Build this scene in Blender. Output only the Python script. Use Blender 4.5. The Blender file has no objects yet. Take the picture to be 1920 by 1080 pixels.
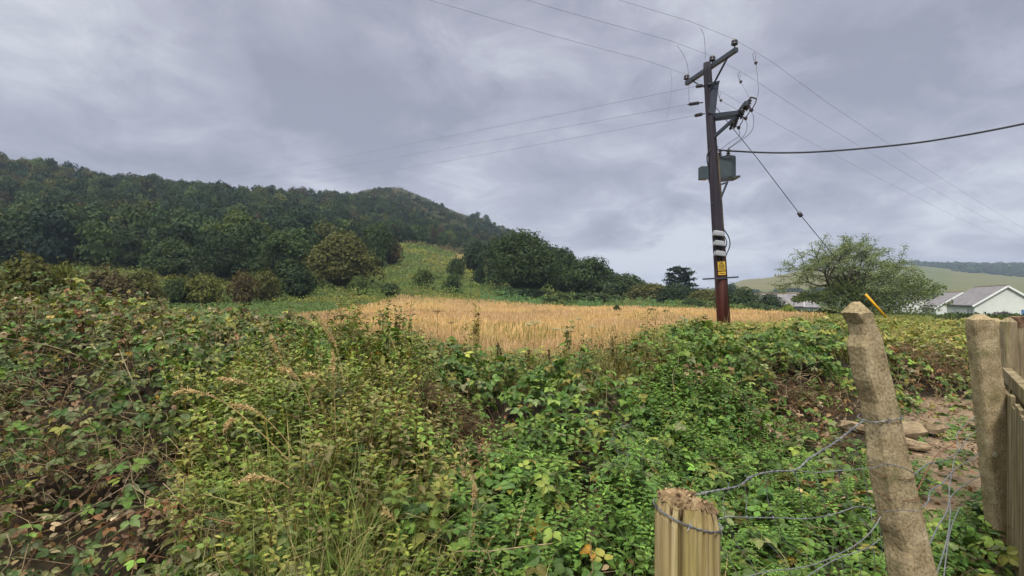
import bpy, math, random
import numpy as np
from math import radians as RAD, sin, cos, pi

S = bpy.context.scene
COL = S.collection
rng = np.random.default_rng(7)
random.seed(7)

# ------------------------------------------------------------------ camera
EYE = 1.6
cam_d = bpy.data.cameras.new("camera")
cam = bpy.data.objects.new("camera", cam_d)
COL.objects.link(cam)
cam.location = (0, 0, EYE)
cam.rotation_euler = (RAD(90), 0, 0)
cam_d.sensor_width = 36
cam_d.lens = 36 * 1000 / 1920
cam_d.shift_y = 20 / 1920
cam_d.clip_start = 0.05
cam_d.clip_end = 12000
S.camera = cam

# ------------------------------------------------------------------ light
SUN_EL, SUN_AZ = 48, 200          # azimuth measured clockwise from +Y (view direction)
sun_d = bpy.data.lights.new("sun", 'SUN')
sun = bpy.data.objects.new("sun", sun_d)
COL.objects.link(sun)
sun_d.energy = 1.5
sun_d.angle = RAD(10)
sun_d.color = (1.0, 0.95, 0.87)
sun.rotation_euler = (RAD(90 - SUN_EL), 0, RAD(180 - SUN_AZ))
S.view_settings.view_transform = 'Standard'
S.view_settings.look = 'None'
S.view_settings.exposure = 0.9
S.view_settings.gamma = 1
S.view_settings.use_curve_mapping = False
S.cycles.max_bounces = 5
S.cycles.diffuse_bounces = 2
S.cycles.glossy_bounces = 2
S.cycles.transmission_bounces = 3
S.cycles.volume_bounces = 0
S.cycles.use_adaptive_sampling = True
S.cycles.adaptive_threshold = 0.02
S.cycles.use_denoising = True
S.cycles.denoiser = 'OPENIMAGEDENOISE'
S.cycles.denoising_input_passes = 'RGB_ALBEDO_NORMAL'

W = bpy.data.worlds.new("World")
S.world = W
W.use_nodes = True
def build_world():
    nt = W.node_tree; N = nt.nodes; L = nt.links
    N.clear()
    out = N.new('ShaderNodeOutputWorld')
    tc = N.new('ShaderNodeTexCoord')
    sep = N.new('ShaderNodeSeparateXYZ'); L.new(tc.outputs['Generated'], sep.inputs[0])
    def M(op, a, b=None, c=None):
        n = N.new('ShaderNodeMath'); n.operation = op
        for i, v in enumerate((a, b, c)):
            if v is None: continue
            if isinstance(v, (int, float)): n.inputs[i].default_value = v
            else: L.new(v, n.inputs[i])
        return n.outputs[0]
    x, y, z = sep.outputs
    zc = M('ADD', M('MAXIMUM', z, 0.0), 0.30)
    u = M('DIVIDE', x, zc); v = M('DIVIDE', y, zc)
    cmb = N.new('ShaderNodeCombineXYZ'); L.new(u, cmb.inputs[0]); L.new(v, cmb.inputs[1])
    def noise(scale, detail, rough, off, dist=0.0):
        mp = N.new('ShaderNodeMapping'); L.new(cmb.outputs[0], mp.inputs[0])
        mp.inputs['Location'].default_value = off
        n = N.new('ShaderNodeTexNoise'); L.new(mp.outputs[0], n.inputs['Vector'])
        n.inputs['Scale'].default_value = scale; n.inputs['Detail'].default_value = detail
        n.inputs['Roughness'].default_value = rough; n.inputs['Distortion'].default_value = dist
        return n.outputs['Fac']
    n1 = noise(1.3, 10, 0.56, (3.1, 1.7, 0.4), 0.5)
    n2 = noise(4.0, 10, 0.6, (7.3, 4.2, 2.0), 0.6)
    n3 = noise(0.5, 3, 0.5, (0.6, 9.2, 1.0))
    f = M('ADD', M('ADD', M('MULTIPLY', n1, 0.85), M('MULTIPLY', n2, 0.68)), M('MULTIPLY', n3, 0.2))
    f = M('SUBTRACT', f, 0.375)
    # cloud masses: darker banks and brighter breaks at given directions of the sky
    def blob(d, rad, amp, f):
        l = math.sqrt(sum(c * c for c in d)); d = [c / l for c in d]
        nrm = N.new('ShaderNodeVectorMath'); nrm.operation = 'DISTANCE'
        L.new(tc.outputs['Generated'], nrm.inputs[0]); nrm.inputs[1].default_value = d
        s = M('SUBTRACT', 1.0, M('DIVIDE', nrm.outputs['Value'], rad))
        s = M('MAXIMUM', s, 0.0)
        s = M('MULTIPLY', M('MULTIPLY', s, s), M('SUBTRACT', 3.0, M('MULTIPLY', s, 2.0)))
        s = M('MULTIPLY', s, M('ADD', -0.15, M('MULTIPLY', n2, 2.5)))
        return M('ADD', f, M('MULTIPLY', s, amp))
    P = lambda px, py: ((px - 960) / 1000, 1.0, (560 - py) / 1000)
    f = blob(P(520, 150), 0.34, -0.13, f)
    f = blob(P(700, 210), 0.28, -0.10, f)
    f = blob(P(1010, 310), 0.30, -0.07, f)
    f = blob(P(1560, 60), 0.25, -0.05, f)
    f = blob(P(90, 250), 0.20, -0.06, f)
    f = blob(P(1750, 420), 0.30, -0.05, f)
    f = blob(P(560, 315), 0.14, 0.10, f)
    f = blob(P(300, 190), 0.20, 0.05, f)
    f = blob(P(880, 100), 0.22, 0.06, f)
    f = blob(P(1230, 480), 0.15, 0.12, f)
    f = blob(P(870, 300), 0.12, 0.07, f)
    f = blob(P(1830, 460), 0.16, 0.12, f)
    f = blob(P(1250, 60), 0.35, 0.05, f)
    ramp = N.new('ShaderNodeValToRGB'); L.new(f, ramp.inputs[0])
    e = ramp.color_ramp.elements
    e[0].position = 0.30; e[0].color = (0.335, 0.35, 0.43, 1)
    e[1].position = 0.66; e[1].color = (0.66, 0.68, 0.745, 1)
    k = ramp.color_ramp.elements.new(0.47); k.color = (0.455, 0.465, 0.555, 1)
    # overcast sky is brightest overhead; extra gain and warmth added there to lift foreground
    mr = N.new('ShaderNodeMapRange'); L.new(z, mr.inputs[0])
    mr.inputs[1].default_value = 0.5; mr.inputs[2].default_value = 0.95
    mr.inputs[3].default_value = 0.56; mr.inputs[4].default_value = 3.7
    mr.interpolation_type = 'SMOOTHSTEP'
    warm = N.new('ShaderNodeMixRGB'); warm.blend_type = 'MULTIPLY'
    mz = N.new('ShaderNodeMapRange'); L.new(z, mz.inputs[0]); mz.inputs[1].default_value = 0.5; mz.inputs[2].default_value = 0.8
    L.new(mz.outputs[0], warm.inputs[0]); L.new(ramp.outputs[0], warm.inputs[1]); warm.inputs[2].default_value = (1.05, 1.0, 0.74, 1)
    bgc = N.new('ShaderNodeBackground'); L.new(warm.outputs[0], bgc.inputs[0]); L.new(mr.outputs[0], bgc.inputs[1])
    sky = N.new('ShaderNodeTexSky'); sky.sky_type = 'NISHITA'; sky.sun_disc = False
    sky.sun_elevation = RAD(SUN_EL); sky.sun_rotation = RAD(SUN_AZ)
    bgs = N.new('ShaderNodeBackground'); L.new(sky.outputs[0], bgs.inputs[0]); bgs.inputs[1].default_value = 0.06
    mix = N.new('ShaderNodeMixShader'); mix.inputs[0].default_value = 0.90
    L.new(bgs.outputs[0], mix.inputs[1]); L.new(bgc.outputs[0], mix.inputs[2])
    L.new(mix.outputs[0], out.inputs[0])
build_world()

# ------------------------------------------------------------------ helpers
def at(px, py, d):
    """the world point seen at a pixel of the photograph, d metres ahead"""
    return np.array([(px - 960) / 1000 * d, d, EYE + (560 - py) / 1000 * d])

def _hash(ix, iy, iz, seed):
    n = (ix.astype(np.int64) * 374761393 + iy.astype(np.int64) * 668265263 + iz.astype(np.int64) * 2147483647 + seed * 974711)
    n = (n ^ (n >> 13)) * 1274126177 & 0x7fffffff
    n = (n ^ (n >> 16)) & 0xffff
    return n / 65535.0

def vn(x, y, seed=0):
    x = np.asarray(x, float); y = np.asarray(y, float)
    ix = np.floor(x); iy = np.floor(y); fx = x - ix; fy = y - iy
    fx = fx * fx * (3 - 2 * fx); fy = fy * fy * (3 - 2 * fy)
    z = np.zeros_like(ix)
    a = _hash(ix, iy, z, seed); b = _hash(ix + 1, iy, z, seed)
    c = _hash(ix, iy + 1, z, seed); d = _hash(ix + 1, iy + 1, z, seed)
    return (a * (1 - fx) + b * fx) * (1 - fy) + (c * (1 - fx) + d * fx) * fy

def fbm(x, y, seed=0, o=3):
    s = 0; a = 0.5; t = 0
    for i in range(o):
        s = s + a * vn(np.asarray(x) * 2 ** i, np.asarray(y) * 2 ** i, seed + i); t += a; a *= 0.5
    return s / t

def tag(o, label=None, cat=None, group=None, kind=None):
    if label: o['label'] = label
    if cat: o['category'] = cat
    if group: o['group'] = group
    if kind: o['kind'] = kind
    return o

def thing(name, label, cat, loc, group=None):
    o = bpy.data.objects.new(name, None)
    COL.objects.link(o)
    o.location = [float(c) for c in loc]
    o.empty_display_size = 0.1
    return tag(o, label, cat, group)

class MB:
    def __init__(s):
        s.V = []; s.F = []; s.C = []; s.M = []; s.n = 0
    def add(s, V, F, col=(1, 1, 1), mi=0):
        V = np.asarray(V, float)
        col = np.asarray(col, float)
        if col.ndim == 1: col = np.broadcast_to(col, (len(V), 3))
        s.V.append(V); s.C.append(col)
        if isinstance(F, np.ndarray): F = [F]
        else:
            d = {}
            for f in F: d.setdefault(len(f), []).append(f)
            F = [np.array(v) for v in d.values()]
        for f in F:
            if len(f): s.F.append(f + s.n); s.M.append(mi)
        s.n += len(V)
        return s
    def build(s, name, mats, parent=None, smooth=False, loc=None):
        V = np.concatenate(s.V)
        base = np.zeros(3)
        if parent is not None: base = world_loc(parent)
        elif loc is not None: base = np.asarray(loc, float)
        V = V - base
        C = np.concatenate(s.C)
        me = bpy.data.meshes.new(name)
        me.vertices.add(len(V)); me.vertices.foreach_set('co', V.astype(np.float32).ravel())
        li = np.concatenate([f.ravel() for f in s.F])
        lt = np.concatenate([np.full(len(f), f.shape[1]) for f in s.F])
        mi = np.concatenate([np.full(len(f), m) for f, m in zip(s.F, s.M)])
        ls = np.concatenate([[0], np.cumsum(lt)[:-1]])
        me.loops.add(len(li)); me.loops.foreach_set('vertex_index', li.astype(np.int32))
        me.polygons.add(len(lt)); me.polygons.foreach_set('loop_start', ls.astype(np.int32))
        me.polygons.foreach_set('material_index', mi.astype(np.int32))
        me.polygons.foreach_set('use_smooth', np.full(len(lt), bool(smooth)))
        ca = me.color_attributes.new('col', 'FLOAT_COLOR', 'POINT')
        ca.data.foreach_set('color', np.concatenate([C, np.ones((len(C), 1))], 1).astype(np.float32).ravel())
        for m in (mats if isinstance(mats, (list, tuple)) else [mats]): me.materials.append(m)
        me.update(calc_edges=True)
        me.validate()
        o = bpy.data.objects.new(name, me); COL.objects.link(o)
        if parent is not None: o.parent = parent
        elif loc is not None: o.location = [float(c) for c in loc]
        return o

def world_loc(o):
    l = np.zeros(3)
    while o is not None:
        l = l + np.array(o.location); o = o.parent
    return l

def norm(v):
    v = np.asarray(v, float)
    return v / (np.linalg.norm(v, axis=-1, keepdims=True) + 1e-12)

def tube(P, r, n=6, cap=True):
    P = np.asarray(P, float); m = len(P)
    r = np.broadcast_to(np.asarray(r, float), (m,))
    T = np.gradient(P, axis=0); T = norm(T)
    up = np.array([0.13, 0.21, 0.97]) if abs(T[0][2]) < 0.9 else np.array([1.0, 0.1, 0])
    V = []
    for i in range(m):
        a = norm(np.cross(T[i], up)); b = np.cross(T[i], a); b = norm(b)
        up = np.cross(a, T[i]) if abs(np.dot(norm(np.cross(a, T[i])), T[i])) < 0.9 else up
        ang = np.arange(n) / n * 2 * pi
        V.append(P[i] + r[i] * (np.cos(ang)[:, None] * a + np.sin(ang)[:, None] * b))
    V = np.concatenate(V)
    F = []
    for i in range(m - 1):
        for j in range(n):
            k = (j + 1) % n
            F.append([i * n + j, i * n + k, (i + 1) * n + k, (i + 1) * n + j])
    if cap:
        F.append(list(range(n))[::-1]); F.append([(m - 1) * n + j for j in range(n)])
    return V, F

def beam(p0, p1, w, h, up=(0, 0, 1)):
    p0 = np.asarray(p0, float); p1 = np.asarray(p1, float)
    d = norm(p1 - p0); a = norm(np.cross(d, up)); b = np.cross(a, d)
    V = []
    for p in (p0, p1):
        for sx, sy in ((-1, -1), (1, -1), (1, 1), (-1, 1)):
            V.append(p + a * sx * w / 2 + b * sy * h / 2)
    F = [[0, 1, 5, 4], [1, 2, 6, 5], [2, 3, 7, 6], [3, 0, 4, 7], [3, 2, 1, 0], [4, 5, 6, 7]]
    return np.array(V), F

def lathe(p0, axis, prof, n=12):
    """prof: list of (distance along axis, radius)"""
    axis = norm(axis); p0 = np.asarray(p0, float)
    P = [p0 + axis * a for a, r in prof]
    t = np.array([1.0, 0.2, 0]) if abs(axis[2]) > 0.8 else np.array([0, 0, 1.0])
    a = norm(np.cross(axis, t)); b = np.cross(axis, a)
    ang = np.arange(n) / n * 2 * pi
    V = np.concatenate([p + r * (np.cos(ang)[:, None] * a + np.sin(ang)[:, None] * b) for p, (_, r) in zip(P, prof)])
    F = []
    for i in range(len(prof) - 1):
        for j in range(n):
            k = (j + 1) % n
            F.append([i * n + j, i * n + k, (i + 1) * n + k, (i + 1) * n + j])
    F.append(list(range(n))[::-1]); F.append([(len(prof) - 1) * n + j for j in range(n)])
    return V, F

def spline(P, n=12):
    """Catmull-Rom through points"""
    P = np.asarray(P, float)
    Q = np.concatenate([[2 * P[0] - P[1]], P, [2 * P[-1] - P[-2]]])
    out = []
    for i in range(len(P) - 1):
        p0, p1, p2, p3 = Q[i:i + 4]
        for t in np.linspace(0, 1, n, endpoint=False):
            out.append(0.5 * ((2 * p1) + (-p0 + p2) * t + (2 * p0 - 5 * p1 + 4 * p2 - p3) * t * t + (-p0 + 3 * p1 - 3 * p2 + p3) * t ** 3))
    out.append(P[-1])
    return np.array(out)

# ------------------------------------------------------------------ materials
def mat(name, build):
    m = bpy.data.materials.new(name); m.use_nodes = True
    nt = m.node_tree; nt.nodes.clear()
    out = nt.nodes.new('ShaderNodeOutputMaterial')
    sh = build(nt, nt.nodes, nt.links)
    nt.links.new(sh, out.inputs[0])
    return m

def n_noise(N, L, vec, scale, detail=4, rough=0.55, dist=0.0):
    n = N.new('ShaderNodeTexNoise')
    if vec is not None: L.new(vec, n.inputs['Vector'])
    n.inputs['Scale'].default_value = scale; n.inputs['Detail'].default_value = detail
    n.inputs['Roughness'].default_value = rough; n.inputs['Distortion'].default_value = dist
    return n.outputs['Fac']

def n_ramp(N, L, fac, stops):
    r = N.new('ShaderNodeValToRGB'); L.new(fac, r.inputs[0])
    e = r.color_ramp.elements
    while len(e) < len(stops): e.new(0.5)
    for k, (p, c) in zip(e, stops): k.position = p; k.color = (*c, 1)
    return r.outputs[0]

def n_mul(N, L, a, b, fac=1.0, mode='MULTIPLY'):
    m = N.new('ShaderNodeMixRGB'); m.blend_type = mode
    if isinstance(fac, (int, float)): m.inputs[0].default_value = fac
    else: L.new(fac, m.inputs[0])
    for i, v in ((1, a), (2, b)):
        if isinstance(v, tuple): m.inputs[i].default_value = (*v, 1)
        else: L.new(v, m.inputs[i])
    return m.outputs[0]

def n_bump(N, L, h, strength=0.4, dist=0.01):
    b = N.new('ShaderNodeBump'); L.new(h, b.inputs['Height'])
    b.inputs['Strength'].default_value = strength; b.inputs['Distance'].default_value = dist
    return b.outputs[0]

def n_princ(N, L, col, rough=0.6, spec=0.4, metal=0.0, normal=None):
    p = N.new('ShaderNodeBsdfPrincipled')
    if isinstance(col, tuple): p.inputs['Base Color'].default_value = (*col, 1)
    else: L.new(col, p.inputs['Base Color'])
    if isinstance(rough, (int, float)): p.inputs['Roughness'].default_value = rough
    else: L.new(rough, p.inputs['Roughness'])
    p.inputs['Specular IOR Level'].default_value = spec
    p.inputs['Metallic'].default_value = metal
    if normal is not None: L.new(normal, p.inputs['Normal'])
    return p.outputs[0]

def n_obj(N, L, scale=(1, 1, 1)):
    tc = N.new('ShaderNodeTexCoord'); mp = N.new('ShaderNodeMapping')
    L.new(tc.outputs['Object'], mp.inputs[0]); mp.inputs['Scale'].default_value = scale
    return mp.outputs[0]

def leaf_mat(name, rough=0.5, spec=0.35, trans=0.25, gain=1.0):
    def b(nt, N, L):
        a = N.new('ShaderNodeAttribute'); a.attribute_name = 'col'
        v = n_obj(N, L)
        f = n_noise(N, L, v, 14.0, 2)
        c = n_mul(N, L, a.outputs['Color'], n_ramp(N, L, f, [(0.3, (0.8 * gain,) * 3), (0.7, (1.18 * gain,) * 3)]))
        p = n_princ(N, L, c, rough, spec)
        t = N.new('ShaderNodeBsdfTranslucent'); L.new(n_mul(N, L, c, (1.25, 1.3, 0.7)), t.inputs[0])
        m = N.new('ShaderNodeMixShader'); m.inputs[0].default_value = trans
        L.new(p, m.inputs[1]); L.new(t.outputs[0], m.inputs[2])
        return m.outputs[0]
    return mat(name, b)

M_leaf = leaf_mat('leaf', 0.5, 0.28, 0.17)
M_crown = leaf_mat('crown_leaf', 0.65, 0.12, 0.22)
M_straw = leaf_mat('straw', 0.7, 0.2, 0.25)
def _stem(nt, N, L):
    a = N.new('ShaderNodeAttribute'); a.attribute_name = 'col'
    f = n_noise(N, L, n_obj(N, L), 25.0, 3)
    return n_princ(N, L, n_mul(N, L, a.outputs['Color'], n_ramp(N, L, f, [(0.3, (0.6,) * 3), (0.7, (1.3,) * 3)])), 0.75, 0.2)
M_stem = mat('stem', _stem)
def _ground(nt, N, L):
    a = N.new('ShaderNodeAttribute'); a.attribute_name = 'col'
    v = n_obj(N, L)
    f = n_noise(N, L, v, 0.5, 6, 0.6); g = n_noise(N, L, v, 9.0, 8, 0.7)
    c = n_mul(N, L, a.outputs['Color'], n_ramp(N, L, f, [(0.3, (0.7, 0.75, 0.7)), (0.7, (1.25, 1.2, 1.15))]))
    c = n_mul(N, L, c, n_ramp(N, L, g, [(0.3, (0.55,) * 3), (0.7, (1.45,) * 3)]))
    return n_princ(N, L, c, 0.9, 0.1, normal=n_bump(N, L, g, 0.6, 0.05))
M_ground = mat('ground_soil', _ground)
def _concrete(nt, N, L):
    v = n_obj(N, L)
    f = n_noise(N, L, v, 9.0, 6, 0.65); g = n_noise(N, L, v, 110.0, 4, 0.7)
    c = n_ramp(N, L, f, [(0.28, (0.16, 0.12, 0.066)), (0.5, (0.31, 0.245, 0.145)), (0.75, (0.43, 0.355, 0.23))])
    c = n_mul(N, L, c, n_ramp(N, L, g, [(0.32, (0.45, 0.45, 0.43)), (0.5, (1, 1, 1)), (0.72, (1.35, 1.33, 1.28))]))
    vo = N.new('ShaderNodeTexVoronoi'); L.new(v, vo.inputs['Vector']); vo.inputs['Scale'].default_value = 70
    lich = n_noise(N, L, v, 26.0, 5, 0.7)
    c = n_mul(N, L, c, (0.40, 0.36, 0.24), n_ramp(N, L, lich, [(0.60, (0, 0, 0)), (0.68, (0.55,) * 3)]), 'MIX')
    moss = n_noise(N, L, v, 6.0, 5, 0.7)
    c = n_mul(N, L, c, (0.09, 0.10, 0.035), n_ramp(N, L, moss, [(0.56, (0, 0, 0)), (0.7, (0.55,) * 3)]), 'MIX')
    h = N.new('ShaderNodeMath'); h.operation = 'ADD'; L.new(g, h.inputs[0]); L.new(vo.outputs['Distance'], h.inputs[1])
    return n_princ(N, L, c, 0.92, 0.15, normal=n_bump(N, L, h.outputs[0], 0.4, 0.004))
M_concrete = mat('weathered_concrete', _concrete)
def wood_mat(name, dark, mid, light, sc=(28, 28, 1.6), moss=0.0):
    def b(nt, N, L):
        v = n_obj(N, L, sc)
        f = n_noise(N, L, v, 1.0, 7, 0.62, 0.3); g = n_noise(N, L, n_obj(N, L, (sc[0] * 4, sc[1] * 4, sc[2] * 3)), 1.0, 4, 0.7)
        c = n_ramp(N, L, f, [(0.28, dark), (0.5, mid), (0.72, light)])
        c = n_mul(N, L, c, n_ramp(N, L, g, [(0.3, (0.6,) * 3), (0.7, (1.25,) * 3)]))
        if moss:
            ms = n_noise(N, L, n_obj(N, L, (16, 16, 2.2)), 1.0, 5, 0.7)
            c = n_mul(N, L, c, (0.26, 0.25, 0.05), n_ramp(N, L, ms, [(0.42, (0, 0, 0)), (0.72, (moss,) * 3)]), 'MIX')
        return n_princ(N, L, c, 0.85, 0.15, normal=n_bump(N, L, f, 0.7, 0.006))
    return mat(name, b)
M_stump = wood_mat('weathered_post_wood', (0.14, 0.09, 0.04), (0.36, 0.27, 0.13), (0.52, 0.42, 0.24), (26, 26, 1.0), 0.42)
M_rot = wood_mat('rotten_end_grain', (0.08, 0.050, 0.028), (0.24, 0.165, 0.09), (0.42, 0.32, 0.20), (40, 40, 40))
M_plank = wood_mat('grey_plank', (0.07, 0.05, 0.03), (0.20, 0.155, 0.10), (0.34, 0.28, 0.19), (11, 11, 1.6), 0.3)
M_peel = wood_mat('peeling_brown', (0.07, 0.035, 0.022), (0.16, 0.095, 0.06), (0.30, 0.22, 0.15), (26, 26, 9))
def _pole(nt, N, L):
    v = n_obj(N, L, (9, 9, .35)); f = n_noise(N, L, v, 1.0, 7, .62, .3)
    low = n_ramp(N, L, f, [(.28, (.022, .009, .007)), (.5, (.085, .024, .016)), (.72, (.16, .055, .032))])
    top = n_ramp(N, L, f, [(.28, (.016, .012, .014)), (.5, (.036, .032, .044)), (.72, (.062, .056, .072))])  # greyed upper wood, with the blue wash of lens flare put into its colour
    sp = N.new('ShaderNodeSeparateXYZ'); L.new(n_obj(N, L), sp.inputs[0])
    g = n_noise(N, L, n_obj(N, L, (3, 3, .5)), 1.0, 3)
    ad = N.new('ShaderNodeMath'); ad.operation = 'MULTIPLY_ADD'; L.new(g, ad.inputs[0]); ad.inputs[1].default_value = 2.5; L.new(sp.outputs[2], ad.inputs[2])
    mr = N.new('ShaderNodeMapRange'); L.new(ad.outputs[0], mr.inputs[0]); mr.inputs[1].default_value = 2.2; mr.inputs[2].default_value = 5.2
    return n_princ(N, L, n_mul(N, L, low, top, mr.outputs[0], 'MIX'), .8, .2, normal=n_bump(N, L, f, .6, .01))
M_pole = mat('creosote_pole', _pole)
def plain(name, col, rough=0.55, spec=0.4, metal=0.0, var=0.25, sc=12.0):
    def b(nt, N, L):
        f = n_noise(N, L, n_obj(N, L), sc, 5, 0.65)
        c = n_mul(N, L, n_ramp(N, L, f, [(0.3, (1 - var,) * 3), (0.7, (1 + var,) * 3)]), col)
        return n_princ(N, L, c, rough, spec, metal)
    return mat(name, b)
M_steel = plain('galvanised_steel', (0.045, 0.055, 0.075), 0.5, 0.4, 0.2)
M_wire = plain('galvanised_wire', (0.17, 0.175, 0.185), 0.5, 0.4, 0.4, 0.4, 40)
M_rust = plain('rusty_wire', (0.16, 0.075, 0.04), 0.8, 0.2, 0.1, 0.4, 40)
M_cond = plain('overhead_conductor', (0.20, 0.21, 0.25), 0.5, 0.4, 0.3)
M_black = plain('black_cable', (0.022, 0.026, 0.034), 0.5, 0.4)
M_porc = plain('brown_porcelain', (0.045, 0.04, 0.05), 0.25, 0.5)
M_tank = plain('grey_green_tank_paint', (0.048, 0.068, 0.078), 0.45, 0.4, 0, 0.15, 5)
M_box = plain('pale_grey_plastic', (0.27, 0.285, 0.31), 0.5, 0.4, 0, 0.1)
M_yellow = plain('yellow_sign_paint', (0.55, 0.35, 0.03), 0.5, 0.4, 0, 0.12)
M_guard = plain('yellow_plastic', (0.78, 0.40, 0.015), 0.45, 0.4, 0, 0.1)
M_ink = plain('black_ink', (0.02, 0.02, 0.02), 0.6, 0.3)
M_bark = wood_mat('bark', (0.025, 0.020, 0.014), (0.065, 0.052, 0.038), (0.12, 0.10, 0.075), (8, 8, 1.0))
M_render = plain('pale_render', (0.66, 0.68, 0.64), 0.85, 0.2, 0, 0.05, 1.2)
M_trim = plain('white_trim', (0.78, 0.79, 0.78), 0.5, 0.4, 0, 0.04)
M_glass = plain('window_glass', (0.06, 0.09, 0.16), 0.12, 0.6, 0, 0.2)
M_blue = plain('blue_window_glass', (0.10, 0.20, 0.42), 0.15, 0.6, 0, 0.2)
def _slate(nt, N, L):
    v = n_obj(N, L)
    br = N.new('ShaderNodeTexBrick'); L.new(v, br.inputs['Vector'])
    br.inputs['Scale'].default_value = 1.0
    br.inputs['Brick Width'].default_value = 0.35; br.inputs['Row Height'].default_value = 0.22; br.inputs['Mortar Size'].default_value = 0.02
    br.inputs['Color1'].default_value = (0.17, 0.165, 0.185, 1); br.inputs['Color2'].default_value = (0.23, 0.215, 0.235, 1); br.inputs['Mortar'].default_value = (0.11, 0.105, 0.12, 1)
    f = n_noise(N, L, v, 0.8, 5, 0.6)
    c = n_mul(N, L, br.outputs[0], n_ramp(N, L, f, [(0.3, (0.75,) * 3), (0.7, (1.3, 1.25, 1.2))]))
    return n_princ(N, L, c, 0.7, 0.3)
M_slate = mat('slate_roof', _slate)
M_slab = plain('broken_stone', (0.22, 0.165, 0.105), 0.9, 0.15, 0, 0.4, 14)
M_lichen = plain('pale_lichen', (0.42, 0.43, 0.34), 0.9, 0.1, 0, 0.1, 60)

# ------------------------------------------------------------------ terrain
TY = np.array([25, 45, 60, 80, 110, 150, 200, 260, 330, 420, 480, 520, 700, 900, 1200, 1600, 3000.])
TPX = np.array([-300, 0, 200, 400, 600, 700, 750, 800, 870, 940, 1000, 1070, 1200, 1300, 1400, 1500, 1600, 1700, 1800, 1920, 2300.])
TPY = np.array([
 [624, 585, 560, 525, 480, 430, 370, 322, 300, 335, 370, 390, 450, 500, 540, 555, 559],
 [624, 585, 560, 525, 480, 430, 370, 322, 318, 350, 380, 400, 450, 500, 540, 555, 559],
 [624, 588, 565, 530, 485, 440, 395, 357, 366, 400, 410, 420, 460, 505, 540, 555, 559],
 [624, 591, 572, 540, 495, 455, 412, 370, 385, 405, 415, 420, 470, 510, 540, 555, 559],
 [624, 594, 578, 543, 505, 470, 440, 408, 380, 386, 392, 405, 470, 510, 540, 555, 559],
 [624, 593, 578, 549, 510, 480, 455, 424, 384, 357, 353, 362, 430, 500, 540, 555, 559],
 [624, 592, 578, 549, 503, 468, 448, 420, 396, 370, 352, 366, 430, 500, 540, 555, 559],
 [624, 593, 579, 552, 512, 476, 455, 430, 408, 384, 371, 385, 440, 500, 540, 555, 559],
 [624, 595, 581, 557, 524, 492, 470, 450, 430, 412, 402, 415, 470, 510, 540, 555, 559],
 [624, 595.6, 583, 562, 537, 512, 490, 470, 450, 434, 428, 440, 490, 520, 540, 555, 559],
 [624, 595.6, 584, 566, 549, 530, 512, 495, 475, 459, 454, 462, 500, 525, 545, 555, 559],
 [624, 595.6, 585, 572, 558, 546, 535, 520, 505, 492, 492, 500, 520, 535, 548, 556, 559],
 [624, 595.6, 586.7, 577, 568, 560, 554, 549, 544, 541, 540, 540, 545, 548, 552, 557, 559],
 [624, 596, 587, 580, 574, 570, 565, 560, 558, 556, 555, 554, 550, 548, 550, 556, 559],
 [624, 598, 592, 588, 583, 578, 570, 564, 560, 556, 555, 554, 545, 530, 524, 545, 559],
 [624, 600, 598, 598, 594, 586, 578, 570, 563, 558, 556, 554, 540, 509, 522, 545, 559],
 [624, 601, 602, 604, 600, 590, 582, 573, 566, 560, 557, 555, 538, 501, 512, 545, 559],
 [624, 602, 604, 606, 604, 594, 584, 576, 570, 563, 559, 556, 536, 501, 498, 545, 559],
 [624, 602, 604, 606, 604, 594, 584, 576, 570, 563, 559, 556, 536, 513, 500, 545, 559],
 [624, 602, 604, 606, 604, 594, 584, 576, 570, 563, 559, 556, 540, 520, 500, 545, 559],
 [624, 602, 604, 606, 604, 594, 584, 576, 570, 563, 559, 556, 540, 520, 500, 545, 559]], float)
TZ = (560 - TPY) / 1000 * TY[None, :] + EYE
TZ[:, 0] = 0.0
TLY = np.log(TY)

def bilin(gx, gy, G, x, y):
    x = np.clip(x, gx[0], gx[-1]); y = np.clip(y, gy[0], gy[-1])
    i = np.clip(np.searchsorted(gx, x) - 1, 0, len(gx) - 2); j = np.clip(np.searchsorted(gy, y) - 1, 0, len(gy) - 2)
    fx = (x - gx[i]) / (gx[i + 1] - gx[i]); fy = (y - gy[j]) / (gy[j + 1] - gy[j])
    return (G[i, j] * (1 - fx) + G[i + 1, j] * fx) * (1 - fy) + (G[i, j + 1] * (1 - fx) + G[i + 1, j + 1] * fx) * fy

def col_of(x, y):
    return 960 + 1000 * np.asarray(x) / np.maximum(y, 1.0)

def ground(x, y):
    x = np.asarray(x, float); y = np.asarray(y, float)
    z = bilin(TPX, TLY, TZ, col_of(x, y), np.log(np.maximum(y, 25.0)))
    far = np.clip((y - 70) / 120, 0, 1)
    z = z + far * (fbm(x / 28, y / 28, 11, 3) - 0.5) * np.clip(z, 0, 40) * 0.16
    return np.where(y < 25, 0.0, z)

def field_ends(px):
    a = np.interp(px, [540, 590, 640, 750, 1000, 1150, 1220, 1300, 1400, 1480, 1560], [30, 15, 11, 9, 8.4, 9.3, 12.0, 15.5, 18, 23, 34])
    b = np.interp(px, [540, 600, 690, 760, 900, 1000, 1200, 1480, 1560], [30, 38, 54, 72, 68, 63, 58, 46, 34])
    return a, b

def in_field(x, y):
    px = col_of(x, y); a, b = field_ends(px)
    w = (fbm(np.asarray(x) / 3, np.asarray(y) / 3, 5, 2) - 0.5)
    return (px > 550) & (px < 1550) & (y > a + w * 2) & (y < b + w * 9)

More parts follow.
